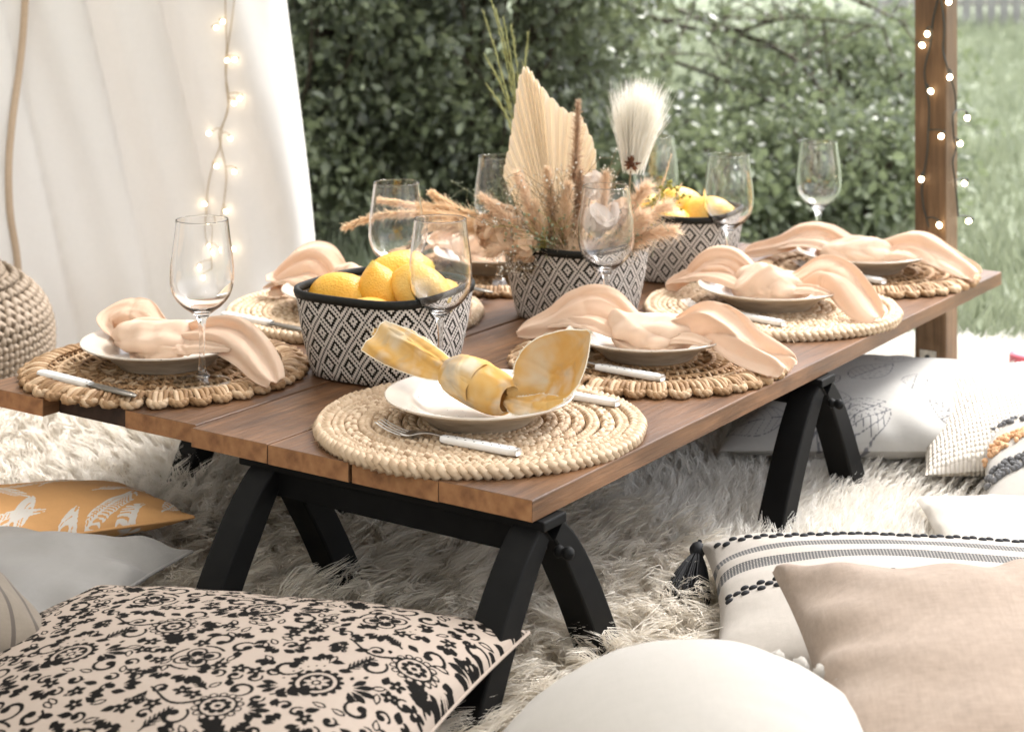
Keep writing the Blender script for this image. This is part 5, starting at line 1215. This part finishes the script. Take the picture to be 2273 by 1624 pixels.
# ------------------------------------------------------------------ dried flower arrangement
bm_a, bm_b = BK['m'][:2]; BC = TH(bm_a, bm_b, .07); D0 = BC[1]
def q(px, py, dd=0.0): return pd(px, py, D0 + dd)
DRY = lambda n, a, b, tr=.25: mk_fur(n, a, b)
M_PALM = cloth('dried_palm', (.93, .84, .71), 300, .04, .4, rough=.6).m
M_WHITE = mk_fur('white_plume', (.84, .79, .70), (.94, .91, .84)); M_BEIGE = mk_fur('beige_plume', (.74, .54, .36), (.90, .75, .57)); M_BROWN = mk_fur('brown_plume', (.42, .27, .17), (.62, .45, .32)); M_GOLD = mk_fur('golden_pampas', (.78, .56, .34), (.92, .74, .52))
M_GREEN = mk_fur('green_grass_head', (.26, .28, .10), (.46, .46, .22)); M_CREAM = mk_fur('cream_petals', (.78, .56, .38), (.90, .74, .57)); M_PALE = mk_fur('pale_petals', (.78, .68, .60), (.88, .82, .76)); M_TWIG = simple('dry_twig', (.30, .22, .12), .8, 60, .2, .2); M_SAGE = mk_fur('sage_sprig', (.24, .28, .16), (.46, .48, .36)); M_BUD = mk_fur('bud', (.82, .80, .74), (.9, .88, .82)); M_DARKB = mk_fur('dark_bract', (.10, .04, .02), (.2, .09, .05)); M_YG = mk_fur('yellow_green_buds', (.30, .28, .06), (.45, .42, .12))
def strands(P0, D, Ln, wd, bend, K, r):   # ribbons from P0 along D, bending by vector
    N = len(P0); t = np.linspace(0, 1, K)[None, :, None]; pos = P0[:, None] + D[:, None] * Ln[:, None, None] * t + bend[:, None] * (t ** 2) * Ln[:, None, None]
    s = np.cross(D, r.normal(size=(N, 3))); s /= np.linalg.norm(s, axis=1, keepdims=True); wv = s[:, None] * wd * (1 - .85 * t)
    V = np.stack([pos - wv, pos + wv], 2).reshape(-1, 3); i = ((np.arange(N) * K * 2)[:, None] + (np.arange(K - 1) * 2)[None]).ravel()
    return V, np.stack([i, i + 1, i + 3, i + 2], 1)
def plume(name, label, path, start, n, hl, wd, mat, seed, ang=.5, grav=.25, stem=M_TWIG, taper=.6, sr=.0014, clump=True):
    r = np.random.RandomState(seed); P = spl(path, 60); o = thing(name, label, 'dried grass', BC - np.array([0, 0, .06]), 0, 'dried stems in the flower basket'); L0 = np.array(o.location)
    mk('stem', *(lambda a: (a[0] - L0, a[1]))(tube(P, np.linspace(sr, sr * .4, 60), 5)), stem, o)
    tn = np.gradient(P, axis=0); tn /= np.linalg.norm(tn, axis=1, keepdims=True)
    s = start + (1 - start) * r.rand(n); ii = np.minimum(58, (s * 59).astype(int)); rel = (s - start) / (1 - start)
    dr = r.normal(size=(n, 3)); D = tn[ii] + ang * dr / np.linalg.norm(dr, axis=1, keepdims=True) * r.uniform(.3, 1.2, (n, 1)); D /= np.linalg.norm(D, axis=1, keepdims=True)
    Ln = hl * (1 - taper * rel) * r.uniform(.5, 1.1, n); bend = r.normal(size=(n, 3)) * .15 + np.array([0, 0, -grav])
    V, F = strands(P[ii], D, Ln, wd, bend, 4, r); h = mk('plume', V - L0, F, mat, o); h['kind'] = 'stuff'; return o
def palm_leaf():
    o = thing('palm_leaf', 'large pleated cream dried palm leaf standing in the flower basket', 'dried leaf', BC - np.array([0, 0, .06]), 0, 'dried stems in the flower basket'); L0 = np.array(o.location)
    NP = 97
    out = spl([(1150, 470), (1120, 400), (1119, 370), (1128, 330), (1136, 280), (1143, 235), (1148, 190), (1160, 152), (1172, 150), (1188, 172), (1205, 195), (1236, 228), (1262, 247), (1288, 256), (1304, 285), (1320, 325), (1323, 365), (1315, 410), (1298, 470)], NP)
    n, m = NP, 26; t = np.linspace(.0, 1, m); V = np.zeros((n, m, 3)); base = (1238, 575)
    for i in range(n):
        jag = 1.0 if i % 4 else .985
        for j in range(m):
            f = t[j] * jag; x = base[0] + (out[i, 0] - base[0]) * f; y = base[1] + (out[i, 1] - base[1]) * f
            zz = (.005 if i % 4 in (0,) else (-.005 if i % 4 == 2 else 0)) * min(1, f * 1.4) + .045 * ((i / (n - 1) - .5) * 2) ** 2 * f - .03 * f ** 2
            V[i, j] = q(x, y, .035 + zz)
    b = mk('blade', V.reshape(-1, 3) - L0, [grid_faces(n, m)], M_PALM, o, smooth=False); md = b.modifiers.new('thick', 'SOLIDIFY'); md.thickness = .0009
    mk('stem', *(lambda a: (a[0] - L0, a[1]))(tube(spl([BC, q(1238, 590, .035), q(1237, 560, .03)], 8), .003, 6)), M_TWIG, o)
palm_leaf()
def P3(*pp): return [q(*p) for p in pp]
# white feather grass
def fan_plume():
    r = np.random.RandomState(5); o = thing('feather_plume', 'white feathery grass plume with a brown dried bract in the flower basket', 'dried grass', BC - np.array([0, 0, .06]), 0, 'dried stems in the flower basket'); L0 = np.array(o.location)
    mk('stem', *(lambda a: (a[0] - L0, a[1]))(tube(spl([BC, q(1385, 520, -.01), q(1398, 400, -.02), q(1405, 345, -.02)], 20), .0016, 6)), M_TWIG, o)
    n = 2300; f = r.normal(size=n) * .5; f = np.clip(f, -1, 1); tx = 1421 + f * 62 + r.normal(size=n) * 5; ty = 176 + np.abs(f) * 22 + r.rand(n) ** 1.3 * 80; sx = 1405 + f * 22; sy = 350 + r.rand(n) * 40 - 40 * r.rand(n)
    dd = r.normal(size=n) * .014
    P0 = np.array([q(a, b, -.02 + c * .3) for a, b, c in zip(sx, sy, dd)]); P1 = np.array([q(a, b, -.02 + c) for a, b, c in zip(tx, ty, dd)]); D = P1 - P0; Ln = np.linalg.norm(D, axis=1); D /= Ln[:, None]
    V, F = strands(P0, D, Ln, .0006, r.normal(size=(n, 3)) * .05, 5, r); mk('plume', V - L0, F, M_WHITE, o)['kind'] = 'stuff'
    c = q(1402, 365, -.035); pr_ = []
    for k in range(16):
        d = r.normal(size=3) * np.array([.8, .6, 1.3]) + np.array([.1, -.2, .2]); d /= np.linalg.norm(d); s = np.cross(d, [.2, 1, .3]); s /= np.linalg.norm(s); L = .010 + .008 * r.rand()
        pr_.append((np.array([c, c + d * L * .5 + s * .003, c + d * L, c + d * L * .5 - s * .003]), [np.array([[0, 1, 2, 3]])]))
    pr_.append(ball(c, .005, 8, 6)); V, F = join(pr_); mk('bract', V - L0, F, M_DARKB, o)
fan_plume()
plume('brown_plume', 'tall slim brown seed plume in front of the palm leaf', P3((1255, 575), (1268, 480, -.02), (1278, 360, -.03), (1284, 225, -.03)), .22, 2400, .026, .0010, M_BROWN, 11, 1.2, .05)
plume('brown_plume', 'short thick brown plume leaning over the flower basket rim', P3((1262, 580), (1270, 500, -.04), (1282, 440, -.05), (1288, 380, -.05)), .15, 2400, .024, .0010, M_BROWN, 12, 1.1, .05)
plume('beige_plume', 'fluffy beige wheat plume standing against the palm leaf base', P3((1232, 580, -.02), (1228, 510, -.05), (1222, 440, -.06), (1215, 380, -.06)), .1, 3600, .032, .0011, M_BEIGE, 13, .65, .0)
plume('beige_plume', 'wide fluffy beige plume at the centre of the flower basket', P3((1245, 585, -.03), (1250, 520, -.07), (1256, 460, -.08), (1262, 415, -.08)), .1, 3600, .034, .0011, M_BEIGE, 14, .7, .0)
plume('beige_plume', 'beige plume bending forward over the rim of the flower basket', P3((1225, 590, -.03), (1205, 540, -.08), (1195, 480, -.09), (1190, 450, -.09)), .1, 2200, .024, .0010, M_BEIGE, 15, .55, .05)
for k, (pp, lb) in enumerate([(((1200, 575), (1130, 515, -.03), (1020, 468, -.03), (900, 452, -.03), (838, 443, -.03)), 'golden pampas stalk arching behind the upper wine glass rim'),
                              (((1195, 575), (1120, 520, -.04), (1000, 480, -.05), (860, 475, -.05), (766, 503, -.05)), 'longest golden pampas stalk drooping left past the wine glass'),
                              (((1200, 575), (1120, 520, -.03), (1040, 480, -.02), (990, 450, -.02), (962, 430, -.02)), 'short upright golden pampas stalk beside the baby breath sprig'),
                              (((1195, 580), (1120, 530, -.06), (1050, 505, -.06), (985, 498, -.07), (930, 505, -.07)), 'low golden pampas stalk over the lemon basket')]):
    plume('pampas_stalk', lb, P3(*pp), .38, 2600, .026, .0014, M_GOLD, 20 + k, .55, .12, taper=.55)
for k, (tx, ty, mx, my) in enumerate([(1072, 25, 1110, 150), (1085, -20, 1120, 120), (1100, 20, 1130, 140), (1118, 40, 1140, 170), (1078, 125, 1120, 210), (1172, 75, 1165, 180), (1082, 190, 1125, 260), (1135, 60, 1148, 150)]):
    plume('seed_grass', 'fine green seed grass rising behind the palm leaf', P3((1215, 570, .06), (1180, 420, .06), (mx, my, .06), (tx, ty, .06)), .55, 170, .024, .0006, M_GREEN, 40 + k, .2, .05, stem=M_GREEN, sr=.0008)
for k, (pp, lb) in enumerate([(((1330, 585), (1390, 530, -.04), (1440, 480, -.06), (1478, 455, -.06)), 'wispy beige plume leaning towards the far lemon basket'), (((1330, 590), (1390, 550, -.05), (1440, 520, -.07), (1490, 510, -.07)), 'wispy beige plume hanging low over the flower basket rim'), (((1320, 585), (1370, 520, -.05), (1410, 450, -.05), (1432, 420, -.05)), 'upright wispy beige plume beneath the white feather plume'), (((1310, 590), (1360, 545, -.07), (1400, 500, -.08), (1425, 480, -.08)), 'short wispy beige plume behind the wine glass bowl')]):
    plume('wispy_plume', lb, P3(*pp), .2, 1600, .032, .0008, M_CREAM, 60 + k, .8, .15, taper=.2)
for k, (pp, lb) in enumerate([(((1200, 580, -.04), (1150, 520, -.08), (1110, 470, -.09), (1075, 440, -.09)), 'loose cream plume rising over the hydrangea head'), (((1210, 585, -.04), (1160, 555, -.09), (1120, 550, -.1), (1090, 560, -.1)), 'loose cream plume drooping over the basket rim by the hydrangea'), (((1300, 580, -.03), (1325, 500, -.05), (1340, 440, -.06), (1345, 390, -.06)), 'loose cream plume standing behind the papery pods'), (((1215, 580, -.05), (1185, 500, -.08), (1165, 430, -.08), (1150, 390, -.07)), 'loose cream plume on the curtain side of the palm leaf')]):
    plume('cream_plume', lb, P3(*pp), .25, 1500, .028, .0009, M_CREAM, 80 + k, .7, .1, taper=.4)
for k, (pp, lb) in enumerate([(((1340, 580), (1420, 500), (1465, 420), (1490, 345)), 'pale golden grass ear tilted right beside the white plume'), (((1330, 580), (1440, 500), (1490, 460), (1512, 410)), 'thin curling golden grass blade above the far lemon basket')]):
    plume('grass_ear', lb, P3(*pp), .6, 160, .016, .0006, M_GOLD, 70 + k, .2, .0, sr=.001)
def bloom(name, label, c, r0, n, size, mat, seed, flat=1.0, cup=.3):
    r = np.random.RandomState(seed); o = thing(name, label, 'dried flower', BC - np.array([0, 0, .06]), 0, 'dried stems in the flower basket'); L0 = np.array(o.location); pr_ = []
    for k in range(n):
        d = r.normal(size=3); d[1] = -abs(d[1]) if r.rand() < .75 else d[1]; d /= np.linalg.norm(d); p = c + d * r0 * np.array([1, .8, flat]) * r.uniform(.75, 1.05); nn = d + r.normal(size=3) * .4; nn /= np.linalg.norm(nn)
        a = np.cross(nn, r.normal(size=3)); a /= np.linalg.norm(a); b = np.cross(nn, a); s = size * r.uniform(.7, 1.2); th = np.linspace(0, 6.283, 9)[:-1]
        ringv = [p + s * (a * math.cos(t) * (1 + .12 * math.sin(3 * t + k)) + b * math.sin(t) * .85) + nn * s * cup * (.4 + .3 * math.sin(2 * t + k)) for t in th]
        mid = [p + .5 * s * (a * math.cos(t) + b * math.sin(t) * .85) + nn * s * .06 for t in th]
        V = np.array([p] + mid + ringv); i = np.arange(8); j = (i + 1) % 8
        pr_.append((V, [np.stack([0 * i, 1 + i, 1 + j], 1), np.stack([1 + i, 9 + i, 9 + j, 1 + j], 1)]))
    V, F = join(pr_); mk('petals', V - L0, F, mat, o)
    mk('stem', *(lambda a: (a[0] - L0, a[1]))(tube(spl([BC, (BC + c) / 2 + [0, 0, .02], c], 10), .0016, 5)), M_TWIG, o)
bloom('hydrangea', 'cream dried hydrangea head spilling over the basket rim', q(1108, 508, -.06), .038, 120, .0130, M_CREAM, 1)
bloom('hydrangea', 'small cream dried bloom low at the basket rim beside the hydrangea', q(1160, 545, -.085), .024, 50, .0115, M_CREAM, 2)
bloom('honesty_pod', 'large pale papery seed pods seen through the wine glass', q(1330, 482, -.07), .020, 11, .026, M_PALE, 3, cup=.1)
bloom('dried_rose', 'pale pinkish dried bloom beside the brown plume', q(1312, 410, -.03), .018, 26, .012, M_PALE, 4)
bloom('dried_rose', 'cream dried bloom low behind the wine glass stem', q(1385, 470, -.05), .020, 26, .011, M_CREAM, 5)
def sprig(label, c, rad, n, mat, bud, seed, bs=.0016, orig=None, dirn=(0, 0, 1)):
    r = np.random.RandomState(seed); o = thing('sprig', label, 'dried sprig', BC - np.array([0, 0, .06]), 0, 'dried stems in the flower basket'); L0 = np.array(o.location); st, bd = [], []
    og = BC if orig is None else orig
    for k in range(n):
        e = c + r.normal(size=3) * rad * np.array([1, .7, .8]) * .6; mid = (og * .4 + c * .6) + r.normal(size=3) * rad * .25; P = spl([og, mid, e], 10); st.append(tube(P, np.linspace(.0008, .0004, 10), 4)); bd.append(ball(e, bs * r.uniform(.7, 1.3), 7, 5))
        for m_ in range(4):
            f = P[6 + m_ % 4] + 0; e2 = f + r.normal(size=3) * rad * .3; st.append(tube(np.stack([f, (f + e2) / 2 + r.normal(size=3) * .002, e2]), .0004, 3)); bd.append(ball(e2, bs * r.uniform(.6, 1.2), 7, 5))
    V, F = join(st); mk('stem', V - L0, F, mat, o); V, F = join(bd); h = mk('buds', V - L0, F, bud, o); h['kind'] = 'stuff'
sprig('grey green twiggy sprig with tiny buds left of the palm leaf', q(1085, 455, -.03), .05, 46, M_SAGE, M_SAGE, 1, .0016)
sprig('baby breath sprig of white dots in front of the palm leaf', q(1225, 400, -.07), .04, 22, M_TWIG, M_BUD, 2)
sprig('baby breath sprig of white dots hanging over the basket rim', q(1130, 580, -.10), .035, 16, M_TWIG, M_BUD, 3)
sprig('baby breath sprig of white dots beside the white plume', q(1352, 395, .0), .035, 12, M_TWIG, M_BUD, 4)
sprig('baby breath sprig of white dots around the hydrangea', q(1120, 490, -.09), .045, 22, M_TWIG, M_BUD, 5)
sprig('grey green twiggy sprig leaning right over the basket rim', q(1400, 510, -.07), .04, 26, M_SAGE, M_SAGE, 8, .0014)
sprig('green leafy sprig low among the beige plumes', q(1180, 520, -.1), .04, 24, M_YG, M_SAGE, 9, .0022)
sprig('sprig of yellow green buds beside the far lemon basket', q(1480, 425, .0), .028, 18, M_YG, M_YG, 6, .0028)
def filler():
    r = np.random.RandomState(8); n = 2600; P = np.array([bl('m', x, y, BH - .02 + .02 * z) for x, y, z in zip(r.uniform(-.095, .095, n), r.uniform(-.095, .095, n), r.rand(n))])
    D = r.normal(size=(n, 3)); D[:, 2] = np.abs(D[:, 2]) + .6; D /= np.linalg.norm(D, axis=1, keepdims=True)
    V, F = strands(P, D, r.uniform(.02, .06, n), .0011, r.normal(size=(n, 3)) * .4 - np.array([0, 0, .2]), 4, r)
    tag(mk('dried_foliage', V, F, M_BEIGE), 'tangle of fine dried beige foliage filling the flower basket', 'dried foliage', kind='stuff')
filler()
